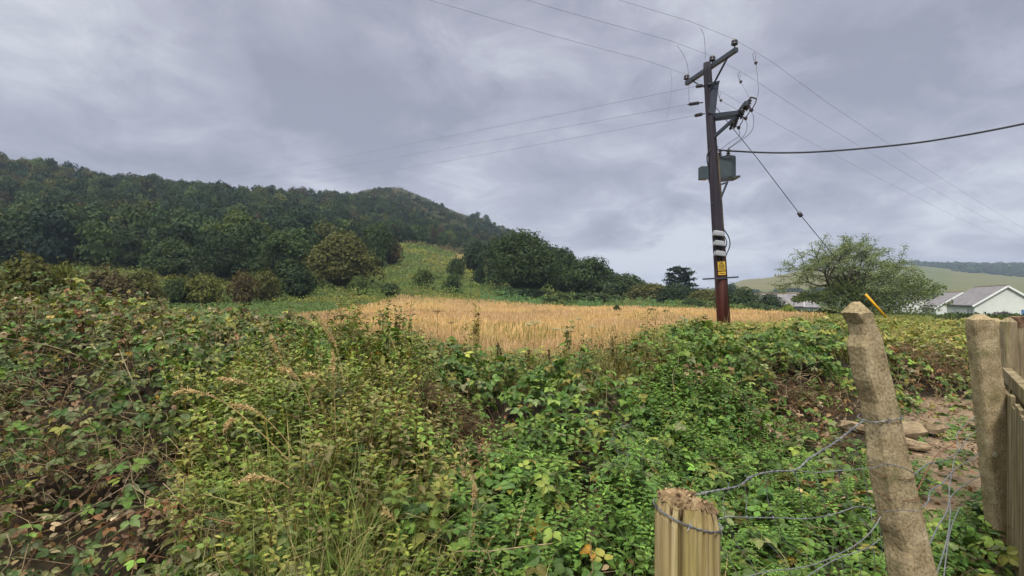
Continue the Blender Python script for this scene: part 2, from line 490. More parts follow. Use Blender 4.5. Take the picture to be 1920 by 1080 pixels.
def terrain():
    k = 340
    u = np.linspace(-1, 1, 2 * k + 1)
    ax = np.sign(u) * (np.sinh(np.abs(u) * 7.2) / np.sinh(7.2)) * 2500
    v = np.linspace(-0.55, 1, 2 * k + 1)
    ay = np.sign(v) * (np.sinh(np.abs(v) * 7.2) / np.sinh(7.2)) * 2700
    X, Y = np.meshgrid(ax, ay)
    Z = ground(X, Y)
    px = col_of(X, Y); py = 560 - 1000 * (Z - EYE) / np.maximum(Y, 1)
    C = np.zeros(X.shape + (3,)); C[:] = (0.045, 0.040, 0.022)
    def put(mask, c): C[mask] = c
    put(Y > 30, (0.055, 0.075, 0.025))
    put((Y > 100) & (px < 1350), (0.05, 0.07, 0.025))
    moor = (Y > 330) & (px < 1000); put(moor, (0.050, 0.046, 0.022))
    put(moor & (fbm(X / 22, Y / 22, 3, 3) > 0.52), (0.035, 0.046, 0.018))
    put((Y > 560) & (px > 1380), (0.085, 0.098, 0.028))
    put((Y > 700) & (px > 1380) & (px < 1560), (0.125, 0.112, 0.038))
    put((Y > 560) & (px > 1780), (0.105, 0.105, 0.032))
    put(in_field(X, Y), (0.42, 0.32, 0.18))
    put((Y < 9.5) & (Y > 2.5) & (px > 1660), (0.15, 0.10, 0.062))
    n = X.shape[1]
    idx = np.arange(X.size).reshape(X.shape)
    F = np.stack([idx[:-1, :-1], idx[:-1, 1:], idx[1:, 1:], idx[1:, :-1]], -1).reshape(-1, 4)
    mb = MB(); mb.add(np.stack([X, Y, Z], -1).reshape(-1, 3), F, C.reshape(-1, 3))
    o = mb.build('ground', M_ground, smooth=True)
    tag(o, 'rough ground rising to the wooded hill behind the field', kind='structure')
terrain()

# ------------------------------------------------------------------ instancing helpers for merged vegetation
def frames(n, d):
    """rows side, axis, normal from normals n and directions d"""
    n = norm(n); d = d - n * np.sum(d * n, -1, keepdims=True); d = norm(d)
    s = np.cross(d, n)
    return np.stack([s, d, n], 1)

def scatter(mb, T, TF, P, R, s, C, TC=None, mi=0):
    """copies of template T at P with frames R (rows = local axes), scale s (N,) or (N,3), colours C"""
    s = np.asarray(s, float)
    if s.ndim == 1: s = s[:, None]
    Tl = T[None] * (s[:, None, :] if s.shape[1] == 3 else s[:, :, None])
    V = np.einsum('nvk,nkj->nvj', Tl, R) + P[:, None]
    Cn = np.repeat(C[:, None], len(T), 1)
    if TC is not None: Cn = Cn * TC[None]
    F = (TF[None] + (np.arange(len(P)) * len(T))[:, None, None]).reshape(-1, TF.shape[1])
    mb.add(V.reshape(-1, 3), F, Cn.reshape(-1, 3), mi)

def yawframes(a, tilt=None, az=None):
    n = len(a)
    R = np.zeros((n, 3, 3)); R[:, 0, 0] = np.cos(a); R[:, 0, 1] = np.sin(a); R[:, 1, 0] = -np.sin(a); R[:, 1, 1] = np.cos(a); R[:, 2, 2] = 1
    if tilt is not None:
        up = np.stack([np.sin(tilt) * np.cos(az), np.sin(tilt) * np.sin(az), np.cos(tilt)], -1)
        d = R[:, 1]
        R = frames(up, d)
    return R

def leaflet(fold=0.10, w=0.34, droop=0.12):
    ys = [0.22, 0.5, 0.8]; ws = [w * 0.78, w, w * 0.52]
    V = [(0, 0, 0)] + [(0, y, -fold - droop * y * y) for y in ys] + [(0, 1.0, -droop * 1.6)]
    V += [(-a, y, -droop * y * y) for y, a in zip(ys, ws)] + [(a, y, -droop * y * y) for y, a in zip(ys, ws)]
    F = [(0, 1, 5), (1, 2, 6), (1, 6, 5), (2, 3, 7), (2, 7, 6), (3, 4, 7), (0, 8, 1), (1, 8, 9), (1, 9, 2), (2, 9, 10), (2, 10, 3), (3, 10, 4)]
    return np.array(V, float), np.array(F)

def small_leaflet(w=0.34, droop=0.1):
    V = [(0, 0, 0), (-w * .82, 0.26, 0.02), (-w * .9, 0.62, -droop * .3), (0, 1, -droop), (w * .9, 0.62, -droop * .3), (w * .82, 0.26, 0.02), (0, 0.5, -0.09)]
    F = [(0, 6, 1), (1, 6, 2), (2, 6, 3), (3, 6, 4), (4, 6, 5), (5, 6, 0)]
    return np.array(V, float), np.array(F)

def merge(parts):
    V = []; F = []; n = 0
    for v, f in parts:
        V.append(v); F.append(f + n); n += len(v)
    return np.concatenate(V), np.concatenate(F)

def rotz(V, a):
    c, s = cos(a), sin(a)
    return np.stack([V[:, 0] * c - V[:, 1] * s, V[:, 0] * s + V[:, 1] * c, V[:, 2]], -1)

def trifoliate(base):
    out = []
    for a, sc, off in ((0, 1.0, 0.32), (1.2, 0.84, 0.22), (-1.2, 0.84, 0.22)):
        v = base[0] * sc
        v = v + np.array([0, 0.08, 0]); v = rotz(v, a)
        v = v + np.array([0, off - 0.2, -0.05 * abs(a)])
        out.append((v, base[1]))
    return merge(out)
T_BRAM = trifoliate(leaflet()); T_BRAM2 = trifoliate(leaflet(0.14, 0.38, 0.3)); T_BRAMS = trifoliate(small_leaflet())

# ------------------------------------------------------------------ height of the rough vegetation near the camera
CPX = np.array([-250, 0, 200, 400, 550, 650, 750, 850, 960, 1050, 1150, 1300, 1450, 1550, 1650, 1750, 1850, 2200.])
CY = np.array([1, 2.2, 3, 3.6, 4.2, 5, 6, 7, 8, 9, 10, 12, 15, 18, 22, 30.])
CH = np.array([
 [.25, .3, .45, .7, 1.0, 1.24, 1.38, 1.42, 1.42, 1.40, 1.36, 1.3, 1.2, 1.0, .8, .8],
 [.25, .3, .45, .7, 1.0, 1.24, 1.38, 1.42, 1.42, 1.40, 1.36, 1.3, 1.2, 1.0, .8, .8],
 [.25, .3, .45, .65, .9, 1.14, 1.30, 1.34, 1.34, 1.33, 1.3, 1.25, 1.15, 1.0, .8, .8],
 [.25, .4, .6, .75, .9, 1.06, 1.18, 1.22, 1.22, 1.20, 1.16, 1.1, 1.0, .85, .8, .8],
 [.3, .5, .66, .8, .9, 1.0, 1.08, 1.09, 1.07, 1.03, .98, .9, .8, .7, .65, .65],
 [.3, .5, .66, .8, .88, .96, 1.07, 1.06, .98, .86, .8, .7, .6, .6, .6, .6],
 [.3, .5, .62, .72, .78, .86, .96, .94, .85, .75, .7, .7, .7, .7, .7, .7],
 [.25, .4, .5, .55, .6, .74, .84, .78, .68, .6, .7, .7, .7, .7, .7, .7],
 [.25, .35, .45, .48, .5, .70, .82, .76, .66, .6, .7, .7, .7, .7, .7, .7],
 [.25, .35, .45, .48, .5, .70, .83, .78, .68, .6, .7, .7, .7, .7, .7, .7],
 [.25, .3, .4, .45, .45, .60, .85, .86, .76, .66, .6, .7, .7, .7, .7, .7],
 [.25, .25, .3, .3, .32, .55, .9, 1.02, 1.05, 1.0, .92, .86, .8, .7, .6, .5],
 [.2, .2, .25, .25, .25, .25, .34, .8, 1.02, 1.0, .92, .82, .74, .66, .5, .35],
 [.15, .2, .2, .2, .2, .2, .22, .6, 1.0, 1.06, .98, .86, .76, .66, .5, .35],
 [.1, .15, .2, .2, .2, .15, .12, .12, .35, .8, .96, .92, .82, .72, .5, .3],
 [.05, .1, .15, .15, .12, .08, .05, .05, .08, .4, .86, .92, .84, .74, .5, .3],
 [.03, .1, .15, .15, .1, .06, .04, .04, .08, .4, .86, .92, .84, .74, .5, .3],
 [.03, .1, .15, .15, .1, .06, .04, .04, .08, .4, .86, .92, .84, .74, .5, .3]])

def canopy(x, y, bumps=True):
    x = np.asarray(x, float); y = np.asarray(y, float)
    h = bilin(CPX, CY, CH, 960 + 1000 * x / np.maximum(y, 0.8), y)
    if bumps:
        a = np.clip(h, 0.05, 1.2)
        h = h + a * ((fbm(x * 1.3, y * 1.3, 21, 2) - 0.5) * np.interp(y, [3.5, 5, 9, 12], [.5, .75, .75, .4]) + (vn(x * 4.2, y * 4.2, 31) - 0.5) * 0.36 + (vn(x * 10.0, y * 10.0, 33) - 0.5) * 0.16)
    return np.maximum(h, 0.02)

def canopy_n(x, y, e=0.12):
    hx = (canopy(x + e, y) - canopy(x - e, y)) / (2 * e); hy = (canopy(x, y + e) - canopy(x, y - e)) / (2 * e)
    return norm(np.stack([-hx, -hy, np.ones_like(hx)], -1))

def blob2(px, py, cx, cy, rx, ry):
    return np.clip(1.25 - np.sqrt(((px - cx) / rx) ** 2 + ((py - cy) / ry) ** 2), 0, 1)

def project(P):
    return 960 + 1000 * P[:, 0] / np.maximum(P[:, 1], .5), 560 - 1000 * (P[:, 2] - EYE) / np.maximum(P[:, 1], .5)

def dead(px, py):
    d = np.clip((760 - px) / 500, 0, 1) * np.clip((700 - py) / 130, 0, 1) * 0.30
    d = d + 0.6 * blob2(px, py, 70, 970, 220, 110) + 0.35 * blob2(px, py, 330, 960, 150, 60)
    d = d + 0.9 * blob2(px, py, 840, 832, 120, 55) + 0.35 * blob2(px, py, 100, 760, 200, 50)
    d = d + 0.8 * blob2(px, py, 1510, 775, 120, 55) + 0.55 * blob2(px, py, 1740, 700, 120, 80) + 0.5 * blob2(px, py, 1330, 700, 60, 25)
    d = d + 0.5 * blob2(px, py, 1600, 900, 120, 50) + 0.4 * blob2(px, py, 480, 1060, 160, 40)
    return np.clip(d, 0, 0.95)

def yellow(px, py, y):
    return np.clip((px - 1130) / 170, 0, 1) * np.clip((y - 8.2) / 2.2, 0, 1) * 0.95 + 0.5 * np.clip((px - 560) / 200, 0, 1) * np.clip((y - 6.2) / 2.0, 0, 1) * (px < 1250) + .5 * np.clip((665 - py) / 90, 0, 1) * (px < 760) * np.clip((y - 5) / 2, 0, 1)  # yellowing growth; left-bank crest term also paints sunlit tops into leaf colour

PAL = np.array([(.090, .150, .024), (.062, .118, .022), (.038, .078, .016), (.140, .200, .036), (.160, .155, .030), (.150, .175, .075), (.30, .17, .02)])
DEADC = np.array([(.14, .085, .040), (.22, .155, .080), (.095, .058, .030), (.29, .22, .135), (.16, .075, .032)])
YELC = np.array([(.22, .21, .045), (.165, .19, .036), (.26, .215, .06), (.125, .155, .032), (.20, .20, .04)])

def leaf_colours(px, py, y, N, w=(.26, .28, .17, .13, .10, .05, .008)):
    w = np.array(w); w = w / w.sum()
    C = PAL[rng.choice(len(PAL), N, p=w)]
    dull = (rng.random(N) < .55) & (px < 560)
    C = np.where(dull[:, None], np.array([(.100, .120, .040), (.085, .115, .036), (.140, .135, .052), (.066, .092, .030)])[rng.integers(0, 4, N)], C)
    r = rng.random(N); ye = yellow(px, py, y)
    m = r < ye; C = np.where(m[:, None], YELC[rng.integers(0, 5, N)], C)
    r = rng.random(N); de = dead(px, py)
    m = r < de; C = np.where(m[:, None], DEADC[rng.integers(0, 5, N)], C)
    return C * np.where(px < 560, 1.05, 1.12)[:, None] * np.exp(rng.normal(0, 0.25, (N, 1))) * np.exp(rng.normal(0, 0.06, (N, 3)))

def bramble_zone(x, y):
    px = col_of(x, y); a, b = field_ends(px)
    return (y < a + 0.6) | (px < 600)

def candidates(n, y0, y1, pa=-300, pb=2250, cap=450.0):
    px = rng.uniform(pa, pb, n); y = np.exp(rng.uniform(np.log(y0), np.log(y1), n))
    dens = n / ((pb - pa) / 1000 * np.log(y1 / y0)) / y ** 2
    k = rng.random(n) < np.minimum(1, cap / dens)
    return (px[k] - 960) / 1000 * y[k], y[k]

def bramble_thicket():
    mb = MB()
    # inner mass of old stems and litter, coloured near-black to paint in shade
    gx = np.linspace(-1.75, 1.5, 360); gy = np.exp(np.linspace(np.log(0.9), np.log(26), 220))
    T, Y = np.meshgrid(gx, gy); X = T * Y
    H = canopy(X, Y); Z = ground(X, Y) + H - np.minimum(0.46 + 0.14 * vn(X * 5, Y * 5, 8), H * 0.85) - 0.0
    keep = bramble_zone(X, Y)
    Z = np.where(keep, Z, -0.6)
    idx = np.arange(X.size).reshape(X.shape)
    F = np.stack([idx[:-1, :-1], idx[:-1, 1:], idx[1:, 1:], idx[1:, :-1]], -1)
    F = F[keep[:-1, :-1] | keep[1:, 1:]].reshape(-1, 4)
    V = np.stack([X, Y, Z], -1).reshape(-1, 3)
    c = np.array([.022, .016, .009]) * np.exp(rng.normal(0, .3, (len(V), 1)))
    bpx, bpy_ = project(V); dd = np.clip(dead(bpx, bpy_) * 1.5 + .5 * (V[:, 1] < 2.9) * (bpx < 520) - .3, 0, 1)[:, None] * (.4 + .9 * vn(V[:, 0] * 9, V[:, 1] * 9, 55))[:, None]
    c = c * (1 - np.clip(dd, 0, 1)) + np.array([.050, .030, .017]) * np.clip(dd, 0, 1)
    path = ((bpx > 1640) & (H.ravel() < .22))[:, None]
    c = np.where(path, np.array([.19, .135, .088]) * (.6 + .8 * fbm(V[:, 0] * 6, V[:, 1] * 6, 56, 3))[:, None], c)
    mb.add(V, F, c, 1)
    # leaves
    x, y = candidates(700000, 1.3, 26, -640, 2300, cap=640)
    k = bramble_zone(x, y); x, y = x[k], y[k]
    n = canopy_n(x, y); slope = 1 / n[:, 2]
    h = canopy(x, y)
    # thin patches let the dark inside show
    thin = vn(x * 2.6, y * 2.6, 77) * 0.6 + vn(x * 6.5, y * 6.5, 78) * 0.4
    prob = np.clip(slope / 1.9, 0.45, 1.0) * np.clip((thin - 0.36) / 0.11, 0.06, 1)
    px = col_of(x, y)
    deepz = ((px > 780) & (y > 4.4) & (y < 8.5))
    prob *= np.where(deepz, np.clip((thin - 0.40) / 0.12, 0.05, 1), 1)
    prob = np.where((y < 3.0) & (px < 520), np.maximum(prob, .42), prob)
    prob *= np.where((h < 0.13) & (px > 1500), 0.28, 1.0)
    prob *= np.where((px > 480) & (px < 780) & (y < 4.6), 0.45, 1)
    pyt = 560 - 1000 * (h - EYE) / y
    prob *= 1 - 0.45 * np.clip(dead(px, pyt) * (pyt > 690), 0, 1)
    k = rng.random(len(x)) < prob; x, y, n, h = x[k], y[k], n[k], h[k]
    N = len(x)
    dep = np.minimum(rng.exponential(0.13, N), 0.42) - 0.03 - (rng.random(N) < 0.05) * rng.uniform(0, 0.10, N)
    dep = np.minimum(dep, h * 0.8)
    P = np.stack([x, y, ground(x, y) + h], -1) - n * dep[:, None]
    P[:, 2] = np.maximum(P[:, 2], ground(P[:, 0], P[:, 1]) + 0.02)
    px, py = project(P)
    nn = norm(n * 0.55 + np.array([0, -0.12, 0.55]) + rng.normal(0, 0.38, (N, 3)))
    d = rng.normal(0, 1, (N, 3)); d[:, 2] -= 0.25
    d = d + np.stack([n[:, 0], n[:, 1], -0.6 * np.ones(N)], -1) * 0.5
    R = frames(nn, d)
    s = rng.uniform(0.045, 0.080, N) * np.where(px > 760, 1.12, 1.0) * np.interp(y, [2, 5, 8, 14, 24], [0.92, 1.0, 1.08, 1.2, 1.7])
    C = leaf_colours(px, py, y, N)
    isdead = C[:, 0] > C[:, 1] * 1.12
    s = np.where(isdead, s * 0.72, s)
    near = y < 8.0
    v = rng.random(N) < 0.5
    for m, t in ((near & v & ~isdead, T_BRAM), (near & (~v | isdead), T_BRAM2), (~near, T_BRAMS)):
        scatter(mb, t[0], t[1], P[m], R[m], s[m], C[m])
    print('bramble sprays', N)
    # arching canes and dead stems running through the mass
    x, y = candidates(5200, 1.9, 16, cap=60)
    k = bramble_zone(x, y); x, y = x[k], y[k]
    for i in range(len(x)):
        px_ = col_of(x[i], y[i]); h0 = float(canopy(x[i], y[i]))
        if h0 < 0.15: continue
        py_ = 560 - 1000 * (h0 - EYE) / y[i]
        dd = float(dead(np.array([px_]), np.array([py_]))[0])
        if rng.random() > 0.20 + dd * .6: continue
        a = rng.uniform(0, 2 * pi); L_ = rng.uniform(.25, .9)
        t = np.linspace(0, 1, 6)
        xs = x[i] + cos(a) * L_ * t + rng.normal(0, .02, 6); ys = y[i] + sin(a) * L_ * t + rng.normal(0, .02, 6)
        ys = np.maximum(ys, 1.6)
        zs = ground(xs, ys) + canopy(xs, ys) + rng.uniform(-0.10, 0.03) + np.sin(t * pi) * rng.uniform(-.02, .10)
        zs = np.maximum(zs, 0.02)
        V, F = tube(np.stack([xs, ys, zs], -1), np.linspace(1, .5, 6) * rng.uniform(.0016, .0032) * max(1, y[i] / 5), 4, False)
        c = [(.17, .085, .045), (.21, .15, .085), (.10, .11, .04), (.28, .21, .13)][rng.choice(4, p=[.3, .3, .2, .2])]
        mb.add(V, F, np.array(c) * rng.uniform(.45, 1.0), 1)
    # matted dead growth
    for (cx, cy, D, rx, ry, n_) in ((845, 832, 4.25, .38, .16, 520), (70, 970, 3.4, .6, .35, 330), (330, 1000, 3.3, .4, .2, 110), (1510, 790, 6.6, .75, .3, 520), (1740, 720, 9.2, .9, .35, 320), (20, 860, 4.1, .4, .2, 110), (1590, 905, 5.2, .4, .1, 120), (470, 1070, 2.6, .3, .05, 150), (130, 770, 4.6, .5, .2, 70)):
        c0 = at(cx, cy, D)
        for _ in range(n_):
            u = rng.normal(0, .5, 2); a = rng.normal(0.2, 0.9); b = rng.normal(0, .5)
            x0 = c0[0] + u[0] * rx; y0 = max(D + rng.normal(0, .25) * ry * 2, 2.0)
            z0 = max(float(canopy(x0, y0)) + rng.uniform(-.14, .07), .02)
            L_ = rng.uniform(.08, .36)
            t = np.linspace(0, 1, 5)
            dirv = np.array([cos(a) * cos(b), sin(a) * .6 - .2, sin(b)])
            Pp = np.array([x0, y0, z0]) + dirv * L_ * (t[:, None] - .5) + np.outer(np.sin(t * pi), rng.normal(0, .05, 3))
            Pp[:, 2] = np.maximum(Pp[:, 2], .015)
            V, F = tube(Pp, rng.uniform(.0012, .0026) * max(1, D / 4.5), 3, False)
            c = DEADC[rng.integers(0, 5)] * rng.uniform(.4, 1.15)
            mb.add(V, F, c, 1)
    x, y = candidates(150000, 1.4, 14, cap=700); h = canopy(x, y)
    px, py = col_of(x, y), 560 - 1000 * (h - EYE) / y
    k = (rng.random(len(x)) < np.clip(dead(px, py) * 1.1 + .05 + .25 * (y < 2.9) * (px < 520) + .25 * ((px > 1640) & (h < .2)), 0, 1)) & bramble_zone(x, y); x, y, h = x[k], y[k], h[k]; N = len(x)
    n = canopy_n(x, y); P = np.stack([x, y, ground(x, y) + np.maximum(h - rng.uniform(.0, .40, N), .015)], -1)
    sl = small_leaflet(.36, .5)
    scatter(mb, sl[0], sl[1], P, frames(n + rng.normal(0, .6, (N, 3)), rng.normal(0, 1, (N, 3))), rng.uniform(.015, .05, N) * np.interp(y, [2, 8], [.9, 1.5]), DEADC[rng.integers(0, 5, N)] * np.exp(rng.normal(0, .3, (N, 1))))
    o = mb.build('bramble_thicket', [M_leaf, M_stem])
    tag(o, 'tangled bramble thicket of green and browning leaves filling the near ground', kind='stuff')
bramble_thicket()

# ------------------------------------------------------------------ nettles, green grass
def nettle_template(seed):
    r = np.random.default_rng(seed)
    V = []; F = []; C = []; n = 0
    lf = leaflet(0.08, 0.27, 0.28); sl = small_leaflet(0.27, .25)
    bend = r.normal(0, .10, 2)
    stem = lambda t: np.array([bend[0] * t * t, bend[1] * t * t, t])
    Pst = np.array([stem(t) for t in np.linspace(0, 1, 5)])
    v, f = tube(Pst, np.linspace(.006, .003, 5), 3, False); f = np.array(f); f = np.concatenate([f[:, [0, 1, 2]], f[:, [0, 2, 3]]])
    V.append(v); F.append(f); C.append(np.tile([1.5, .95, 1.0], (len(v), 1))); n += len(v)
    tt = np.concatenate([np.linspace(.25, .85, 7), np.linspace(.89, 1.0, 5)])
    for i, t in enumerate(tt):
        L_ = (0.145 if t < .6 else 0.145 - (t - .6) * 0.24) * r.uniform(.85, 1.15)
        for k in (0, 1):
            a = i * pi / 2 + k * pi + r.normal(0, .25)
            el = (-0.15 + (t - .5) * 1.0) + r.normal(0, .18)
            d = np.array([[cos(a) * cos(el), sin(a) * cos(el), sin(el)]]); nn = np.array([[-cos(a) * sin(el), -sin(a) * sin(el), cos(el)]]) + r.normal(0, .15, (1, 3))
            R = frames(nn, d)[0]
            base = lf if t < .9 else sl
            v = (base[0] * L_ + np.array([0, .025, 0])) @ R + stem(t)
            V.append(v); F.append(base[1] + n); n += len(v)
            g = np.array([1, 1, 1]) * (0.85 + 0.5 * max(0, t - .5) + r.normal(0, .10))
            if t > .9: g = g * np.array([1.12, 1.08, .95])
            C.append(np.tile(g, (len(v), 1)))
    return np.concatenate(V), np.concatenate(F), np.clip(np.concatenate(C), 0.2, 3)
NT = [nettle_template(100 + i) for i in range(6)]

def nettle_patch():
    mb = MB()
    def plants(x, y, H, cols, tilt=.14):
        N = len(x)
        R = yawframes(rng.uniform(0, 2 * pi, N), np.abs(rng.normal(0, tilt, N)), rng.uniform(0, 2 * pi, N))
        P = np.stack([x, y, ground(x, y)], -1)
        v = rng.integers(0, len(NT), N)
        for i, t in enumerate(NT):
            m = v == i
            if not m.any(): continue
            # leaves keep their real size: shorter plants are squeezed less than proportionally
            s = np.stack([np.clip(H[m], .40, .72), np.clip(H[m], .40, .72), H[m]], -1)
            scatter(mb, t[0], t[1], P[m], R[m], s, cols[m], t[2])
    def zone(n, pa, pb, y0, y1, hf, pal, cond=None):
        px = rng.uniform(pa, pb, n); y = np.sqrt(rng.uniform(y0 ** 2, y1 ** 2, n)); x = (px - 960) / 1000 * y
        if cond is not None:
            k = cond(px, y); px, x, y = px[k], x[k], y[k]
        H = canopy(x, y) * rng.uniform(hf[0], hf[1], len(x)) + .06
        c = np.array(pal)[rng.integers(0, len(pal), len(x))] * np.exp(rng.normal(0, .18, (len(x), 1)))
        plants(x, y, H, c)
    G = [(.135, .185, .032), (.160, .195, .038), (.105, .165, .028), (.185, .190, .044)]
    F = [(.095, .185, .03), (.075, .155, .026), (.12, .215, .04), (.085, .165, .03)]
    zone(760, 450, 800, 2.2, 5.4, (.9, 1.22), G + [(.14, .12, .05), (.11, .13, .04)])
    zone(130, 330, 520, 2.6, 4.4, (.95, 1.15), G)
    zone(420, 780, 1240, 2.0, 4.4, (.85, 1.1), F, lambda px, y: vn(px / 70, y * 2, 51) > .33)
    zone(900, 1180, 1700, 2.2, 6.2, (.8, 1.2), F, lambda px, y: (vn(px / 60, y * 2, 52) > .3) & ~((px > 1540) & (y > 4.6)))
    zone(130, 1690, 1870, 2.6, 4.6, (.9, 1.6), F, lambda px, y: vn(px / 40, y * 2, 53) > .5)
    zone(240, 560, 1250, 5.4, 8.2, (1.0, 1.18), [(.115, .125, .035), (.09, .115, .03), (.13, .10, .04)])
    # browning seeding tops along the crest
    o = mb.build('nettle_patch', [M_leaf])
    tag(o, 'fresh green nettles growing up in front of the brambles', kind='stuff')
nettle_patch()

def blade(bend, n=5, w=0.5, curl=1.6):
    V = []
    a = 0.15; p = np.zeros(2); L_ = 1 / (n - 1)
    for i in range(n):
        t = i / (n - 1); ww = w * (1 - t ** 2 * .97) * .5 if i < n - 1 else 0.02
        V += [(-ww, p[0], p[1]), (ww, p[0], p[1])]
        ang = bend * (t + .1) ** curl
        p = p + L_ * np.array([sin(ang), cos(ang)])
    F = [(2 * i, 2 * i + 1, 2 * i + 3, 2 * i + 2) for i in range(n - 1)]
    return np.array(V, float), np.array(F)

def blades(mb, x, y, z, H, width, cols, bends=(0.5, 1.1, 1.8, 2.4), tilt=.15, n=5, mi=0):
    N = len(x)
    R = yawframes(rng.uniform(0, 2 * pi, N), np.abs(rng.normal(0, tilt, N)), rng.uniform(0, 2 * pi, N))
    v = rng.integers(0, len(bends), N)
    for i, b in enumerate(bends):
        m = v == i
        t = blade(b, n, 1.0)
        s = np.stack([np.broadcast_to(width, (N,))[m], H[m], H[m]], -1)
        scatter(mb, t[0], t[1], np.stack([x, y, z], -1)[m], R[m], s, cols[m], mi=mi)

def long_grass():
    mb = MB()
    G = np.array([(.16, .22, .05), (.12, .19, .045), (.22, .22, .07), (.19, .26, .07), (.36, .30, .14)])
    def clump(cx, cy, n, r, h, pal=G, w=.006):
        a = rng.uniform(0, 2 * pi, n); q = r * np.sqrt(rng.random(n))
        x = cx + q * np.cos(a); y = np.maximum(cy + q * np.sin(a), 1.7)
        H = h * rng.uniform(.6, 1.25, n)
        blades(mb, x, y, ground(x, y), H, w * rng.uniform(.6, 1.4, n), pal[rng.integers(0, len(pal), n)] * np.exp(rng.normal(0, .15, (n, 1))), tilt=.3, n=6)
    for px, d, n, r, h in ((650, 2.15, 260, .20, .72), (690, 2.6, 200, .2, .85), (600, 2.3, 200, .2, .75), (540, 2.2, 160, .2, .6), (720, 2.1, 120, .18, .5), (600, 2.6, 260, .26, .8), (520, 2.9, 220, .26, .85), (480, 2.5, 120, .24, .6), (650, 2.9, 180, .26, .9), (430, 2.6, 90, .2, .6), (570, 3.5, 160, .3, .95), (680, 2.4, 110, .2, .7), (640, 3.3, 130, .3, .85), (560, 2.2, 110, .22, .55), (740, 2.3, 80, .18, .6), (800, 2.5, 60, .2, .55), (600, 3.9, 90, .3, .9), (460, 3.3, 60, .25, .75), (1110, 2.3, 25, .2, .4), (1400, 2.6, 30, .3, .4), (1700, 3.2, 40, .3, .35), (1560, 2.6, 40, .25, .35), (960, 2.3, 25, .2, .45)):
        p = at(px, 560, d); clump(p[0], p[1], n, r, h)
    # thin grass through the brambles' far edge and the yellowing growth by the pole
    Yp = np.array([(.25, .24, .07), (.32, .28, .10), (.18, .21, .05), (.40, .33, .16)])
    x, y = candidates(60000, 6.6, 24, 1040, 2100, cap=420)
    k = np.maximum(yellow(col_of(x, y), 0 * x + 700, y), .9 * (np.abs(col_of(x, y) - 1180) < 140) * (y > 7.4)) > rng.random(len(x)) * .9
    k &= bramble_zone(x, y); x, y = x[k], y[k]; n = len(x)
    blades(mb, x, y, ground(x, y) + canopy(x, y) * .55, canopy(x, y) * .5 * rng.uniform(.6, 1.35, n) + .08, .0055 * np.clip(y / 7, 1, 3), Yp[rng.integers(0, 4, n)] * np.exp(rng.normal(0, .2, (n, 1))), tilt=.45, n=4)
    x, y = candidates(16000, 6.2, 10.5, 620, 1300, cap=260)
    k = bramble_zone(x, y); x, y = x[k], y[k]; n = len(x)
    blades(mb, x, y, ground(x, y) + canopy(x, y) * .5, canopy(x, y) * .6 * rng.uniform(.6, 1.3, n) + .08, .005 * np.clip(y / 7, 1, 3), Yp[rng.integers(0, 4, n)] * np.exp(rng.normal(0, .2, (n, 1))), tilt=.3, n=4)
    # dry flowering stems standing through the growth
    px = rng.uniform(330, 960, 130); y = rng.uniform(2.4, 6.6, 130); x = (px - 960) / 1000 * y
    for i in range(130):
        h = float(canopy(x[i], y[i])) + rng.uniform(.05, .34); a = rng.uniform(0, 2 * pi); ln = rng.uniform(.05, .30) * h
        P = np.array([[x[i], y[i], .1], [x[i] + cos(a) * ln * .3, y[i] + sin(a) * ln * .3, h * .6], [x[i] + cos(a) * ln, max(y[i] + sin(a) * ln, 1.9), h]])
        s_ = spline(P, 7); c = np.array([(.40, .30, .14), (.46, .36, .20), (.30, .26, .10)][rng.integers(0, 3)])
        mb.add(*tube(s_, np.linspace(.0017, .0008, len(s_)), 4, False), col=c)
        m = 34; k = rng.integers(int(len(s_) * .62), len(s_), m); N_ = np.zeros(m)
        t_ = small_leaflet(.16, .1)
        scatter(mb, t_[0], t_[1], s_[k] + rng.normal(0, .004, (m, 3)), frames(rng.normal(0, 1, (m, 3)), np.gradient(s_, axis=0)[k] * 20 + rng.normal(0, .35, (m, 3))), rng.uniform(.012, .026, m), c * np.exp(rng.normal(0, .2, (m, 1))))
    o = mb.build('long_grass', [M_straw])
    tag(o, 'arching green and yellowing grass among nettles and brambles', kind='stuff')
long_grass()

